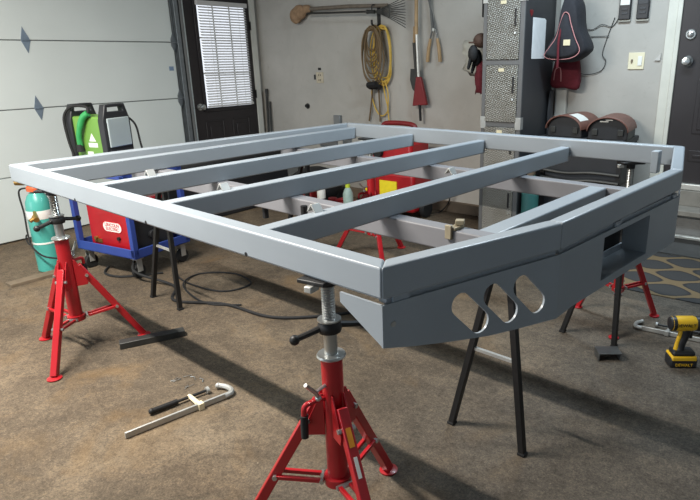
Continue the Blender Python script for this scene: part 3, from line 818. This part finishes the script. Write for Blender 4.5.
# patterned mat
o = MB().bx(-.45, .55, -.42, .44, 0, .008).build('floor_mat', 'rug', bevel=.003)
place(o, T(2.62, 2.84, 0), TH); tag(o, 'dark floor mat with a tan diamond pattern before the door step', 'mat')

# ================================================================== THINGS ALONG THE BACK WALL
# locker
lk = thing('locker', 'tall grey steel locker with diamond-plate doors against the back wall', 'locker', T(1.212, 3.25, 0), TH)
LW, LD = .166, .28
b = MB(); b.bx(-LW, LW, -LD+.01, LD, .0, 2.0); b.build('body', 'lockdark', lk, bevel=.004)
b = MB()
for q in ((-LW, -LW+.035, 0, 2.0), (LW-.035, LW, 0, 2.0)): b.bx(q[0], q[1], -LD-.004, -LD+.012, q[2], q[3])
for z0, z1 in ((0, .05), (.475, .505), (.90, .935), (1.355, 1.39), (1.825, 2.0)): b.bx(-LW+.03, LW-.03, -LD-.004, -LD+.012, z0, z1)
b.build('front_frame', 'locker', lk, bevel=.002)
for z0, z1 in ((.052, .473), (.507, .898), (.938, 1.353), (1.393, 1.822)):
    MB().bx(-LW+.034, LW-.036, -LD-.010, -LD+.005, z0, z1).build('door', 'plate', lk, bevel=.003)
    d = lk.children[-1]
    MB().bx(-.025, .02, -LD-.013, -LD-.010, z1-.045, z1-.022).build('name_plate', 'cream', d)
    b = MB(); b.bx(LW-.078, LW-.062, -LD-.014, -LD-.010, z1-.20, z1-.08); b.build('latch', 'black', d, bevel=.002)
    MB().cyl((LW-.066, -LD-.010, z1-.245), (LW-.066, -LD-.020, z1-.245), .008, n=12).build('lock', 'zinc', d)
for z0 in (.885, 1.79):
    for sx in (-1, 1):
        b = MB(); b.bx(sx*LW-.004 if sx > 0 else -LW-.004, sx*LW+.004, -LD-.008, -LD+.035, z0, z0+.09); b.bx(sx*(LW-.02)-.022, sx*(LW-.02)+.022, -LD-.009, -LD-.004, z0, z0+.09)
        b.build('corner_bracket', 'dullzinc', lk)
# sheet of papers and heart sticker on the locker side
o = MB()
for i in range(4): o.bx(.0008+.0006*i, .0013+.0006*i, -.105+.008*i, .115+.006*i, -.145, .145-.004*i)
pp = o.build('paper_sheaf', 'paper'); place(pp, T(1.212+LW, 3.21, 1.54), TH); tag(pp, 'pale sheaf of papers hung on the dark side of the locker', 'papers')
hp = [(16*math.sin(t)**3/16*.03, (13*math.cos(t)-5*math.cos(2*t)-2*math.cos(3*t)-math.cos(4*t))/16*.03) for t in [2*PI*i/24 for i in range(24)]]
o = MB().prism(hp, 0, .0012, lambda a, c, d: (d+.0005, a, c)).build('heart_sticker', 'darkred'); place(o, T(1.212+LW, 3.075, 1.715), TH); tag(o, 'red heart sticker on the upper side of the locker', 'sticker')

# things hung on the locker's left side
LX = 1.212-LW
def loc_l(dv, z): return T(LX-.004, 3.02+dv, z)
gl = thing('work_gloves', 'black gloves hung on the left side of the locker', 'gloves', loc_l(.02, 1.42) + Vector((-.055, 0, 0)), TH)
for k, (dy, dz) in enumerate(((-.03, 0), (.03, -.03))):
    b = MB(); b.ell((-.05, dy, .02+dz), (.04, .045, .065))
    for f in range(4): b.tube([(-.06-.006*f, dy-.03+.02*f, -.02+dz), (-.075-.012*f, dy-.035+.024*f, -.085+dz-.012*(f % 2))], [.011, .009], 8)
    b.tube([(-.06, dy+.035, .03+dz), (-.09, dy+.055, -.01+dz)], [.012, .009], 8)
    b.build('glove', 'rubber', gl)
def rag(name, label, cat, loc, m, w, h, th=.03, seed=1, rz=TH):
    rr = random.Random(seed); b = MB(); n, k = 12, 9; vs = []; fs = []
    for i in range(k):
        t = i/(k-1); ww = w*(.35+.65*math.sin(PI*min(.95, .12+t*.75)))
        for j in range(n):
            g = 2*PI*j/n
            vs.append((-(th/2)+(th/2)*math.cos(g)*(1+.25*rr.uniform(-1, 1)) - .006, ww*math.sin(g)*(1+.14*rr.uniform(-1, 1)), -h*t+.02*rr.uniform(-1, 1)*(1 if i == k-1 else .2)))
    for i in range(k-1):
        for j in range(n): fs.append((i*n+j, i*n+(j+1) % n, (i+1)*n+(j+1) % n, (i+1)*n+j))
    fs.append(tuple(range(n))); fs.append(tuple((k-1)*n+j for j in range(n))[::-1])
    b._add(vs, fs); o = b.build(name, m, angle=70); place(o, loc, rz); return tag(o, label, cat)
rag('hanging_rag', 'pale rag hung on the left side of the locker, behind the gloves', 'rag', loc_l(.22, 1.545) + Vector((-.025, 0, 0)), 'pale', .07, .26, .28, 3)
rag('shop_cloth', 'dark red cloth hanging below the gloves on the left of the locker', 'cloth', loc_l(.09, 1.385) + Vector((-.02, 0, 0)), 'maroon', .06, .24, .10, 5)
o = MB(); o.ell((-.06, 0, 0), (.06, .06, .055)); o.bx(-.14, -.03, -.05, .05, -.02, -.008)
o = o.build('soft_hat', mat('brown_cap', (74, 54, 44), .8)); place(o, loc_l(.03, 1.535), TH); tag(o, 'dark brown hat hung above the gloves on the left of the locker', 'hat')
fl = thing('flashlight', 'black and lime torch hung upright high on the left side of the locker', 'torch', loc_l(.02, 1.70), TH)
MB().lathe([(.018, 0), (.022, .005), (.022, .13), (.018, .135)], (-.026, 0, 0), 16).build('body', 'rubber', fl)
MB().lathe([(.020, .13), (.024, .14), (.024, .22), (.018, .225)], (-.026, 0, 0), 16).build('head', 'lime', fl)

# bags on a peg on the post
bp = thing('backpack', 'black backpack with pink piping and a cream patch, hung right of the locker', 'backpack', T(1.585, 3.40, 1.37), TH)
def bagshape(prof, d0, d1, k=3):
    """rounded pillow from a front outline (u, z)"""
    b = MB(); n = len(prof); vs = []; cx = sum(p[0] for p in prof)/n; cz = sum(p[1] for p in prof)/n
    layers = [(.86, d0), (.96, d0+(d1-d0)*.15), (1.0, d0+(d1-d0)*.5), (.95, d0+(d1-d0)*.85), (.82, d1)]
    fs = []
    for f, d in layers:
        for (u, z) in prof: vs.append((cx+(u-cx)*f, d, cz+(z-cz)*f))
    for i in range(len(layers)-1):
        for j in range(n): fs.append((i*n+j, i*n+(j+1) % n, (i+1)*n+(j+1) % n, (i+1)*n+j))
    fs.append(tuple(range(n))); fs.append(tuple((len(layers)-1)*n+j for j in range(n))[::-1])
    b._add(vs, fs); return b
prof = [(p.x, p.z) for p in spl([(-.16, 0, .03), (-.10, 0, 0), (.06, 0, .0), (.155, 0, .06), (.16, 0, .12), (.10, 0, .24), (.075, 0, .40), (.03, 0, .47), (-.03, 0, .46), (-.06, 0, .36), (-.08, 0, .22), (-.15, 0, .10)], 4, True)]
bagshape(prof, -.17, .03).build('body', 'navy', bp, angle=60)
pr2 = spl([(-.155, -.172, .045), (-.09, -.176, .02), (.05, -.176, .025), (.115, -.172, .075), (.075, -.176, .17), (.035, -.172, .27), (.015, -.17, .33), (-.02, -.17, .34), (-.045, -.17, .27), (-.07, -.176, .17), (-.12, -.174, .10)], 4, True)
bagshape([(p.x*.94+.0, p.z*.94+.008) for p in pr2], -.20, -.15).build('front_pocket', 'navy', bp, angle=60)
MB().tube([p+Vector((0, -.006, 0)) for p in pr2], .0035, 6, closed=True).build('piping', 'pink', bp)
MB().bx(.0, .05, -.206, -.198, .115, .155).build('patch', 'cream', bp)
b = MB(); b.tube(spl([(-.03, -.05, .45), (-.045, -.06, .55), (-.02, -.03, .63), (.0, -.0, .66)], 6), .012, 6); b.tube(spl([(.03, -.05, .46), (.035, -.05, .56), (.0, -.01, .66)], 6), .010, 6); b.build('strap', 'maroon', bp)
b = MB(); b.tube(spl([(-.03, -.19, .24), (-.035, -.21, .14), (-.03, -.215, .02), (-.035, -.205, -.04)], 6), .009, 6); b.build('webbing', 'maroon', bp)
b = MB(); b.bx(-.012, .012, -.02, .165, .655, .668); b.build('peg', 'black', bp)
rb = thing('tote_bag', 'dark red bag hanging behind the black backpack, right of the locker', 'bag', T(1.505, 3.485, 1.17), TH)
bagshape([(p.x, p.z) for p in spl([(-.115, 0, .02), (0, 0, 0), (.12, 0, .0), (.11, 0, .2), (.06, 0, .40), (-.03, 0, .42), (-.075, 0, .25)], 4, True)], -.03, .03).build('body', 'maroon', rb, angle=60)
b = MB(); b.tube(spl([(-.02, 0, .41), (-.01, .0, .55), (.02, .03, .70)], 6), .009, 6); b.build('handle', 'maroon', rb)
b = MB(); b.tube(spl([(-.08, -.031, .06), (-.07, -.034, .14), (-.03, -.034, .15), (-.02, -.033, .05)], 5), .004, 6); b.build('trim_cord', 'pink', rb)
# dark coats / straps between locker and post
rag('dark_strap', 'dark strap hanging down between the locker and the white post', 'strap', T(1.425, 3.47, 1.15), 'lockdark', .05, .42, .03, 11, TH)

# arched-lid cases and the crates under them
def arched_case(label, u, loc, rz, sticker):
    t = thing('arched_case', label, 'case', loc, rz, 'arched cases on the black crate')
    W_, D_, n = .138, .17, 16
    H0, H1 = .06, .165
    arc = [(-W_*1.06*math.cos(PI*i/n), H0+(H1-H0)*math.sin(PI*i/n)) for i in range(n+1)]
    arc_in = [(p[0]*.955, H0-.004+(p[1]-H0)*.93) for p in arc]
    b = MB(); b.prism([(-W_, 0), (W_, 0), (W_, H0)] + arc_in[::-1][1:-1] + [(-W_, H0)], -D_+.03, D_, lambda a, c, d: (a, d, c)); b.build('body', 'plastic', t, bevel=.004)
    b = MB(); b.prism(arc + arc_in[::-1], -D_, D_+.01, lambda a, c, d: (a, d, c)); b.build('lid', 'brownlid', t, bevel=.003)
    for x in (-.09, .09): MB().bx(x-.02, x+.02, -D_+.018, -D_+.03, .03, .075).build('buckle', 'darksteel', t, bevel=.003)
    if sticker:
        b = MB(); i0 = 9
        for i in range(i0, i0+4):
            (x0, z0), (x1, z1) = arc[i], arc[i+1]
            b._add([(x0, -D_+.03, z0+.002), (x1, -D_+.03, z1+.002), (x1, -D_+.17, z1+.002), (x0, -D_+.17, z0+.002)], [(0, 1, 2, 3)])
        b.build('sticker', 'white', t)
    else:
        b = MB(); b.bx(-.06, .0, -D_+.024, -D_+.03, .125, .133); b.bx(-.02, .03, -D_+.024, -D_+.03, .137, .143); b.build('maker_mark', 'white', t)
    return t
arched_case('black case with arched brown lid and white sticker, the left one beside the locker', 0, T(1.665, 3.30, .83), TH-.1, True)
arched_case('black case with arched brown lid, the right one nearest the house door', 0, T(1.967, 3.28, .83), TH+.1, False)
cr = thing('storage_rack', 'black crate rack holding the two arched cases, right of the locker', 'rack', T(1.79, 3.33, 0), TH)
for sx in (-1, 1):
    for sy in (-1, 1): MB().bx(sx*.29-.015, sx*.29+.015, sy*.17-.015, sy*.17+.015, 0, .79).build('upright', 'black', cr)
MB().bx(-.33, .315, -.19, .19, .79, .83).build('top', 'plastic', cr, bevel=.004)
MB().bx(-.30, .30, -.165, .18, .49, .765).build('upper_bin', 'plastic', cr, bevel=.01)
b = MB()
for z in (.575, .515): b.tube(spl([(-.30, -.19, z), (-.1, -.20, z-.012), (.1, -.20, z+.006), (.30, -.19, z)], 6), .012, 8)
b.build('wire_rail', 'darksteel', cr)
MB().bx(-.30, .30, -.15, .18, .06, .40).build('lower_bin', 'plastic', cr, bevel=.01)
# green-teal bottle between locker and rack
gb = thing('green_cylinder', 'small teal cylinder standing on the floor between the locker and black rack', 'gas cylinder', T(1.465, 3.02, 0), TH)
MB().lathe([(.058, 0), (.065, .006), (.065, .46), (.05, .52), (.028, .545)], n=28).build('tank', 'mutedteal', gb)
MB().lathe([(.03, .54), (.034, .55), (.034, .60), (.02, .61)], n=18).build('cap', 'board', gb)

# wall fittings
def wallthing(name, label, cat, u, z, d=0): return thing(name, label, cat, T(u, WV-d, z), TH)
sw_ = wallthing('light_switch', 'ivory double switch plate on the wall left of the house door', 'switch', 2.015, 1.368)
MB().bx(-.058, .058, -.008, 0, -.06, .06).build('plate', 'ivory', sw_, bevel=.003)
MB().bx(.012, .042, -.014, -.008, -.034, .034).build('rocker', 'white', sw_, bevel=.002)
MB().bx(-.036, -.024, -.018, -.008, -.012, .012).build('toggle', 'board', sw_, bevel=.001)
for u, lab, top in ((1.902, 'black wall remote with white upper half, left of the pair above the switch', True), (2.03, 'black wall remote, the right one of the pair above the switch', False)):
    r = wallthing('wall_remote', lab, 'remote', u, 1.66)
    MB().bx(-.042, .042, -.03, 0, 0, .22).build('body', 'plastic', r, bevel=.006)
    MB().bx(-.034, .034, -.033, -.03, .10, .2).build('face', 'white' if top else 'lockdark', r, bevel=.002)
    b = MB()
    for k in range(2): b.bx(-.022, .022, -.034, -.03, .035+.03*k, .05+.03*k)
    b.build('button', 'lockdark', r, bevel=.002)
    MB().bx(-.045, .045, -.02, 0, -.014, 0).build('holder', 'pale', r, bevel=.003)
o = MB(); o.tube(spl([(1.56, WV-.01, 1.63), (1.66, WV-.008, 1.60), (1.74, WV-.012, 1.635), (1.82, WV-.008, 1.62), (1.88, WV-.01, 1.72)], 8), .0028, 6)
o.tube(spl([(1.56, WV-.01, 1.545), (1.68, WV-.008, 1.55), (1.80, WV-.012, 1.55)], 8), .0025, 6)
o.tube(spl([(1.83, WV-.008, 1.68), (1.78, WV-.008, 1.52), (1.76, WV-.008, 1.42), (1.79, WV-.01, 1.37), (1.76, WV-.008, 1.30), (1.66, WV-.012, 1.27), (1.58, WV-.012, 1.285)], 8), .0028, 6)
o = o.build('bell_wire', 'darksteel'); place(o, (0, 0, 0), TH); tag(o, 'thin wires straggling over the wall between the backpack and the remotes', 'wire')
bo = wallthing('door_catch', 'small metal catch on the wall beside the house door trim', 'catch', 2.165, 1.37)
b = MB(); b.prism([(-.02, 0), (.02, 0), (.02, .05)], -.012, 0, lambda a, c, d: (a, d, c)); b.build('plate', 'dullzinc', bo)
ob = wallthing('wall_outlet', 'worn outlet plate on bare plaster, in the middle of the left back wall', 'outlet', -1.215, 1.235)
MB().bx(-.05, .05, -.006, 0, -.055, .055).build('plate', 'oldplate', ob, bevel=.003)
b = MB()
for z in (-.025, .025):
    for x in (-.012, .012): b.bx(x-.004, x+.004, -.0075, -.006, z-.008, z+.008)
b.bx(-.085, -.062, -.004, 0, -.02, .03); b.bx(-.02, .02, -.004, 0, .075, .10)
b.build('sockets', 'btext', ob)
b = wallthing('wall_peg', 'small dark peg stub on the plaster left of the outlet, above the flatbed', 'peg', -1.42, .935)
MB().cyl((0, 0, 0), (0, -.03, .004), .018, n=12).build('stub', 'black', b); MB().cyl((0, 0, 0), (0, -.005, 0), .03, n=14).build('rose', 'darksteel', b)
for u, z, lab in ((-.975, .805, 'small grey junction box low on the back wall above the rear rail'),):
    t = wallthing('junction_box', lab, 'junction box', u, z); MB().bx(-.045, .045, -.04, 0, -.05, .05).build('box', 'galv', t, bevel=.004); MB().bx(-.04, .04, -.043, -.04, -.045, .045).build('cover', 'jamb', t, bevel=.002)
for u, z, w, lab in ((-1.13, .565, .125, 'wider grey louvred vent low on the back wall, seen below the second beam'), (-.865, .57, .06, 'narrow grey louvred vent low on the back wall, right of the wider one')):
    t = wallthing('wall_vent', lab, 'vent', u, z)
    b = MB(); h = .055
    b.bx(-w, w, -.012, 0, h-.012, h); b.bx(-w, w, -.012, 0, -h, -h+.012); b.bx(-w, -w+.012, -.012, 0, -h, h); b.bx(w-.012, w, -.012, 0, -h, h); b.build('vent_frame', 'galv', t)
    b = MB(); z_ = -h+.018
    while z_ < h-.01: b.box((0, -.008, z_), (2*w-.02, .010, .003), R=Matrix.Rotation(.6, 3, 'X')); z_ += .013
    b.build('louvres', 'jamb', t)
# pole leaning in the corner
o = MB(); o.tube([(0, 0, .0), (.0, .035, 1.06)], .013, 10); o.tube([(0, .035, 1.06), (0, .037, 1.11)], .017, 10); o.tube([(.05, .01, 0), (.03, .045, .97)], .011, 10)
o = o.build('corner_poles', 'darksteel'); place(o, T(-2.03, 3.50, 0), TH); tag(o, 'dark poles leaning in the corner beside the left door trim', 'pole')

# ---- tools hung on the back wall
hk = thing('push_mop', 'horizontal grey wooden pole with a tan cloth head, high on the back wall', 'mop', T(-1.38, WV-.05, 1.905), TH)
b = MB(); b.tube([(.06, 0, .005), (.62, 0, .0), (1.12, 0, -.02)], [.019, .018, .017], 12); b.build('pole', 'greypole', hk)
b = MB(); b.ell((-.02, -.01, -.02), (.09, .05, .075)); b.ell((-.075, -.01, -.05), (.08, .045, .08)); b.ell((.07, 0, .005), (.07, .04, .045)); b.build('cloth_head', 'tan', hk)
rk = thing('leaf_rake', 'dark leaf rake hung sideways with its wire fan beside the wooden spade handle', 'rake', T(-1.26, WV-.095, 1.865), TH)
b = MB(); b.tube([(0, 0, 0), (.82, 0, -.025)], .010, 10); b.build('pole', 'darksteel', rk)
b = MB(); b.cyl((.80, 0, -.026), (.88, 0, -.03), .017, n=12); b.ell((.79, 0, -.026), .02); b.build('ferrule', 'darksteel', rk)
b = MB()
for k in range(11):
    a = (k-5)/5.0
    b.tube(spl([(.87, 0, -.03), (1.02, -.004, -.035+.045*a), (1.20, -.008, -.05+.115*a), (1.25, -.03, -.055+.13*a)], 4), .0035, 5)
b.tube(spl([(1.05, -.006, -.095), (1.055, -.006, -.04), (1.05, -.006, .02)], 4), .004, 5); b.build('tines', 'darksteel', rk)
# hook and cords
hk2 = thing('wall_hook', 'black hook on the wall that the coiled cords hang from', 'hook', T(-.405, WV, 1.775), TH)
b = MB(); b.bx(-.02, .02, -.006, 0, -.07, .13); b.tube(spl([(0, -.005, .11), (0, -.10, .12), (0, -.105, .05)], 5), .006, 8); b.tube(spl([(0, -.005, -.05), (0, -.07, -.075), (0, -.11, -.05), (0, -.115, -.01)], 6), .010, 8); b.build('bracket', 'black', hk2, bevel=.001)
def coil(name, label, m, loops, u0, d0, r, tails, seed):
    """loops: (half width, top, bottom, sideways shift) of each turn hung over the hook"""
    rr = random.Random(seed); b = MB(); pts = []
    for q, (w, zt, zb, du) in enumerate(loops):
        d = -d0 - .004*q
        for (x, f) in ((0, 1.), (.55, .93), (.92, .70), (1.0, .45), (.88, .2), (.5, .04), (0, 0), (-.5, .04), (-.88, .2), (-1.0, .45), (-.92, .70), (-.55, .93)):
            pts.append((du+w*x*rr.uniform(.93, 1.05), d+rr.uniform(-.012, .004), zb+(zt-zb)*f+rr.uniform(-.012, .012)))
    b.tube(spl(pts, 4), r, 6)
    for t in tails: b.tube(spl(t, 8), r, 6)
    o = b.build(name, m); place(o, T(u0, WV, 1.715), TH); return tag(o, label, 'cord')
coil('extension_cord', 'coiled yellow extension cord hanging from the black wall hook', 'yrope',
     [(.125, .0, -.53, .03), (.105, -.01, -.56, .055), (.11, .0, -.50, .05), (.09, -.02, -.54, .075), (.075, -.01, -.48, .085), (.10, .0, -.55, .06), (.07, -.03, -.52, .09)], -.40, .03, .0065,
     [[(.09, -.06, -.50), (.12, -.05, -.62), (.11, -.04, -.80), (.12, -.035, -.90)], [(.06, -.06, -.5), (.09, -.05, -.66), (.10, -.03, -.78), (.04, -.03, -.84), (-.02, -.03, -.82), (-.07, -.03, -.74), (-.09, -.04, -.62), (-.05, -.05, -.52)]], 2)
coil('extension_cord', 'coiled brown cord hanging on the wall hook, inside and left of the yellow cord', 'brope',
     [(.125, .0, -.54, -.02), (.055, -.03, -.22, -.035), (.07, -.03, -.28, -.03), (.08, -.03, -.33, -.025), (.085, -.03, -.38, -.02), (.09, -.03, -.43, -.015), (.10, -.02, -.48, -.01), (.115, .0, -.52, -.02)], -.40, .085, .008,
     [[(-.06, -.05, -.5), (-.09, -.04, -.68), (-.14, -.03, -.90)], [(.0, -.05, -.5), (.005, -.04, -.7), (.0, -.03, -.9)]], 5)
b = MB(); b.tube([(-.075+.018*i, -.075+.006*(i % 2), -.02*abs(math.sin(i))) for i in range(9)], .026, 8); b.tube([(-.06, -.1, .0), (.05, -.11, .01)], .03, 8)
o = b.build('cord_strap', 'rubber'); place(o, T(-.40, WV-.03, 1.17), TH); tag(o, 'black strap wrapped around the bottom of the coiled cords', 'strap')
# scraper with long wooden handle
sp_ = thing('floor_scraper', 'long wooden-handled scraper hung with its red blade downward', 'scraper', T(.08, WV-.075, 0), TH)
MB().tube([(-.005, 0, 1.62), (.002, 0, 2.25)], .0165, 12).build('handle', 'wood', sp_)
MB().tube([(.0, 0, 1.62), (.02, 0, 1.24)], .0145, 12).build('shaft', 'alu', sp_)
b = MB(); b.hexa([(-.05, -.01, .985), (.115, -.01, 1.0), (.115, .02, 1.0), (-.05, .02, .985)], [(.0, -.02, 1.25), (.05, -.02, 1.25), (.05, .015, 1.25), (.0, .015, 1.25)]); b.build('blade', 'darkred', sp_, bevel=.006)
MB().tube([(.03, -.0, 1.0), (.038, 0, .85)], [.014, .012], 10).build('tip', 'rubber', sp_)
sd = thing('hand_spade', 'short spade with a grey pointed blade hung left of the red scraper', 'spade', T(.04, WV-.04, .02), TH)
MB().tube([(-.01, 0, 1.52), (-.005, 0, 1.67)], .014, 12).build('handle', 'wood', sd)
MB().tube([(.005, 0, 1.30), (-.01, 0, 1.53)], [.016, .0185], 12).build('socket', 'darksteel', sd)
b = MB(); b.prism([(-.045, 1.30), (.045, 1.30), (.052, 1.20), (.03, 1.12), (0, 1.085), (-.03, 1.12), (-.052, 1.20)], -.008, .0, lambda a, c, d: (a, d-abs(a)*.2, c)); b.build('blade', 'darksteel', sd, bevel=.002)
sh = thing('hedge_shears', 'hedge shears with two wooden grips hung blades up, right of the scraper', 'shears', T(.24, WV-.035, 1.62), TH)
for sx, nm in ((-1, 1), (1, 2)):
    b = MB(); b.hexa([(sx*.012-.012, -.006+.004*sx, .03), (sx*.012+.012, -.006+.004*sx, .03), (sx*.012+.012, .0+.004*sx, .03), (sx*.012-.012, .0+.004*sx, .03)],
                     [(-.055-.012*sx-.008, -.006+.004*sx, .33), (-.055-.012*sx+.008, -.006+.004*sx, .33), (-.055-.012*sx+.008, .0+.004*sx, .33), (-.055-.012*sx-.008, .0+.004*sx, .33)])
    b.tube([(sx*.012, .004*sx, .04), (sx*.03, .004*sx, -.02), (sx*.042, .004*sx, -.06)], .008, 8)
    b.build('blade', 'steel', sh, bevel=.001)
    MB().tube([(sx*.036, 0, -.04), (sx*.055, 0, -.12), (sx*.068, 0, -.24)], [.013, .016, .017], 12).build('grip', 'wood', sh)
MB().cyl((0, -.012, .035), (0, .012, .035), .014, n=14).build('pivot', 'zinc', sh)

# ---- red compressor and neighbours on the floor by the back wall
rc = thing('air_compressor', 'red jobsite compressor with a yellow card, on the floor before the back wall', 'compressor', T(.05, 3.24, 0), TH)
b = MB(); b.bx(-.27, .27, -.16, .16, .06, .42); b.build('lower_body', 'red', rc, bevel=.03, seg=4)
b = MB(); b.bx(-.24, .24, -.15, .15, .42, .70); b.build('housing', 'red', rc, bevel=.03, seg=4)
b = MB(); b.tube(spl([(-.20, 0, .70), (-.19, 0, .80), (-.13, 0, .845), (.13, 0, .845), (.19, 0, .80), (.20, 0, .70)], 6), .022, 12); b.build('carry_handle', 'darkred', rc)
MB().bx(-.11, .085, -.172, -.162, .19, .34).build('instruction_card', 'yelcard', rc)
for sx in (-1, 1):
    b = MB(); b.lathe([(.02, -.025), (.075, -.025), (.085, -.012), (.085, .012), (.075, .025), (.02, .025)], (sx*.295, .0, .085), 22, Ry); b.build('wheel', 'rubber', rc)
b = MB(); b.cyl((-.12, -.15, .60), (-.12, -.19, .60), .05, n=20); b.build('gauge', 'rubber', rc)
b = MB(); b.tube(spl([(-.24, -.18, .38), (-.22, -.19, .28), (-.2, -.185, .2)], 6), .016, 8); b.tube(spl([(-.26, -.17, .34), (-.2, -.2, .3), (-.19, -.18, .36)], 6), .013, 8); b.build('air_hose', 'rubber', rc)
b = MB(); b.bx(-.26, -.2, -.20, -.17, .22, .26); b.build('hose_tag', 'yelcard', rc)
hose('air_line', 'thin black line trailing on the floor right of the red compressor', [T(.36, 3.2, .30), T(.42, 3.3, .22), T(.47, 3.42, .30), T(.44, 3.50, .12), T(.36, 3.46, .006), T(.3, 3.36, .006)], .006)
# floor jack
fj = thing('floor_jack', 'low red floor jack lying on the floor left of the compressor', 'jack', T(-.32, 2.98, 0), TH+.1)
b = MB(); b.hexa([(-.28, -.09, .02), (.28, -.11, .02), (.28, .11, .02), (-.28, .09, .02)], [(-.26, -.08, .09), (.2, -.10, .14), (.2, .10, .14), (-.26, .08, .09)]); b.build('chassis', 'darkred', fj, bevel=.006)
b = MB(); b.tube([(-.22, 0, .10), (-.02, 0, .15)], .022, 8); b.lathe([(.04, .10), (.045, .13), (.03, .135)], (-.24, 0, 0), 16); b.build('lift_arm', 'darkred', fj)
b = MB()
for sx in (-.22, .22):
    for sy in (-1, 1): b.lathe([(.008, -.015), (.03, -.015), (.03, .015), (.008, .015)], (sx, sy*.115, .03), 14, RX90)
b.build('wheel', 'darksteel', fj)
# red box and can on the jack
o = MB(); o.bx(-.055, .055, -.05, .05, 0, .17); o.bx(-.04, .04, -.035, .035, .17, .19)
o = o.build('red_toolbox', 'darkred', bevel=.006); place(o, T(-.62, 2.72, 0), TH); o.scale = (1, 1, 1.9); tag(o, 'small dark red box standing on the floor beside the spray can', 'box')
cn = thing('spray_can', 'black spray can with a white label beside the dark red box', 'spray can', T(-.46, 2.70, 0), TH)
MB().lathe([(.036, 0), (.038, .004), (.038, .34), (.03, .36)], n=22).build('body', 'rubber', cn)
MB().lathe([(.0383, .19), (.0390, .192), (.0390, .31), (.0383, .312)], n=22).build('label', 'white', cn)
MB().lathe([(.030, .36), (.034, .362), (.034, .40), (.026, .405)], n=20).build('cap', 'rubber', cn)
bt_ = thing('squeeze_bottle', 'white bottle with lime base and cap standing left of the red compressor', 'bottle', T(-.22, 2.80, 0), TH)
MB().lathe([(.045, 0), (.048, .01), (.048, .11)], n=20).build('base', 'lime', bt_)
MB().lathe([(.047, .11), (.047, .24), (.03, .285), (.018, .30)], n=20).build('body', 'palegreen', bt_)
MB().lathe([(.019, .298), (.022, .30), (.022, .34), (.012, .35)], n=16).build('cap', 'lime', bt_)
# black storage trunk along the left, below the front rail
tr = thing('black_trunk', 'long black trunk on the floor behind the blue cart, below the front beams', 'trunk', (-1.62, 2.28, 0), TH)
MB().bx(-.14, .14, -.72, .70, 0, .47).build('body', 'plastic', tr, bevel=.012)
MB().bx(-.15, .15, -.73, .71, .47, .53).build('lid', 'rubber', tr, bevel=.012)
b = MB()
for y in (-.4, .4): b.bx(.14, .155, y-.04, y+.04, .42, .50)
b.build('latch', 'darksteel', tr)
o = MB(); o.ell((0, 0, .17), (.26, .32, .20), 20); o.bx(-.2, .2, -.26, .26, 0, .12); o = o.build('duffel_bag', 'rubber', angle=60); place(o, T(-.98, 3.15, 0), TH); tag(o, 'black duffel bag on the floor against the back wall, below the vents', 'bag')

# ================================================================== LIGHT
lamp = thing('strip_lamp', 'long strip lamp under the ceiling in front of the flatbed, parallel to its near rail', 'lamp', (.6, -.75, 2.74))
MB().bx(-.8, .8, -.06, .06, .02, .08).build('housing', 'white', lamp, bevel=.006)
MB().bx(-.04, .04, -.02, .02, .08, .21).build('hanger', 'white', lamp)
def light(name, typ, loc, e, col, size=.1, size_y=None, rot=None):
    l = bpy.data.lights.new(name, typ); l.energy = e; l.color = col
    if typ == 'AREA':
        l.shape = 'RECTANGLE'; l.size = size; l.size_y = size_y or size
    else: l.shadow_soft_size = size
    o = bpy.data.objects.new(name, l); COL.objects.link(o); o.location = loc
    if rot: o.rotation_euler = rot
    return o
light('lamp_light', 'AREA', (.6, -.75, 2.735), 215, (1, .95, .87), 1.5, .05)
light('cool_ceiling_fill', 'AREA', (2.1, 2.4, 2.85), 70, (.74, .89, 1.0), 1.5, .3, (0, 0, TH))  # added cool fill for the back right, no fixture modelled
light('doorway_fill', 'AREA', (-1.0, -4.3, 1.3), 62, (.88, .94, 1.0), 1.8, 2.0, (math.radians(90), 0, TH))  # added fill panel in the unseen front opening, on top of the sky
w = bpy.data.worlds.new('sky'); w.use_nodes = True; sc.world = w
bg = w.node_tree.nodes['Background']; bg.inputs['Color'].default_value = (.66, .84, 1.0, 1); bg.inputs['Strength'].default_value = .95

# ================================================================== CAMERA
cam = bpy.data.cameras.new('camera'); co = bpy.data.objects.new('camera', cam); COL.objects.link(co)
yaw, pitch, roll = 2.27969279, .311457268, -.0162548895
f = Vector((math.cos(yaw)*math.cos(pitch), math.sin(yaw)*math.cos(pitch), -math.sin(pitch)))
r = Vector((math.sin(yaw), -math.cos(yaw), 0)); u = r.cross(f)
r2 = math.cos(roll)*r + math.sin(roll)*u; u2 = -math.sin(roll)*r + math.cos(roll)*u
Mx = Matrix((r2, u2, -f)).transposed().to_4x4(); Mx.translation = Vector((3.39855586, -.973744979, 1.40899584))
co.matrix_world = Mx
cam.sensor_fit = 'HORIZONTAL'; cam.sensor_width = 36.0; cam.lens = 593.084903/700*36; cam.shift_x = -50/700
cam.clip_start = .02
sc.camera = co
sc.view_settings.view_transform = 'Standard'; sc.view_settings.look = 'None'; sc.view_settings.gamma = 1.0
sc.view_settings.use_curve_mapping = False
sc.view_settings.exposure = 0.12
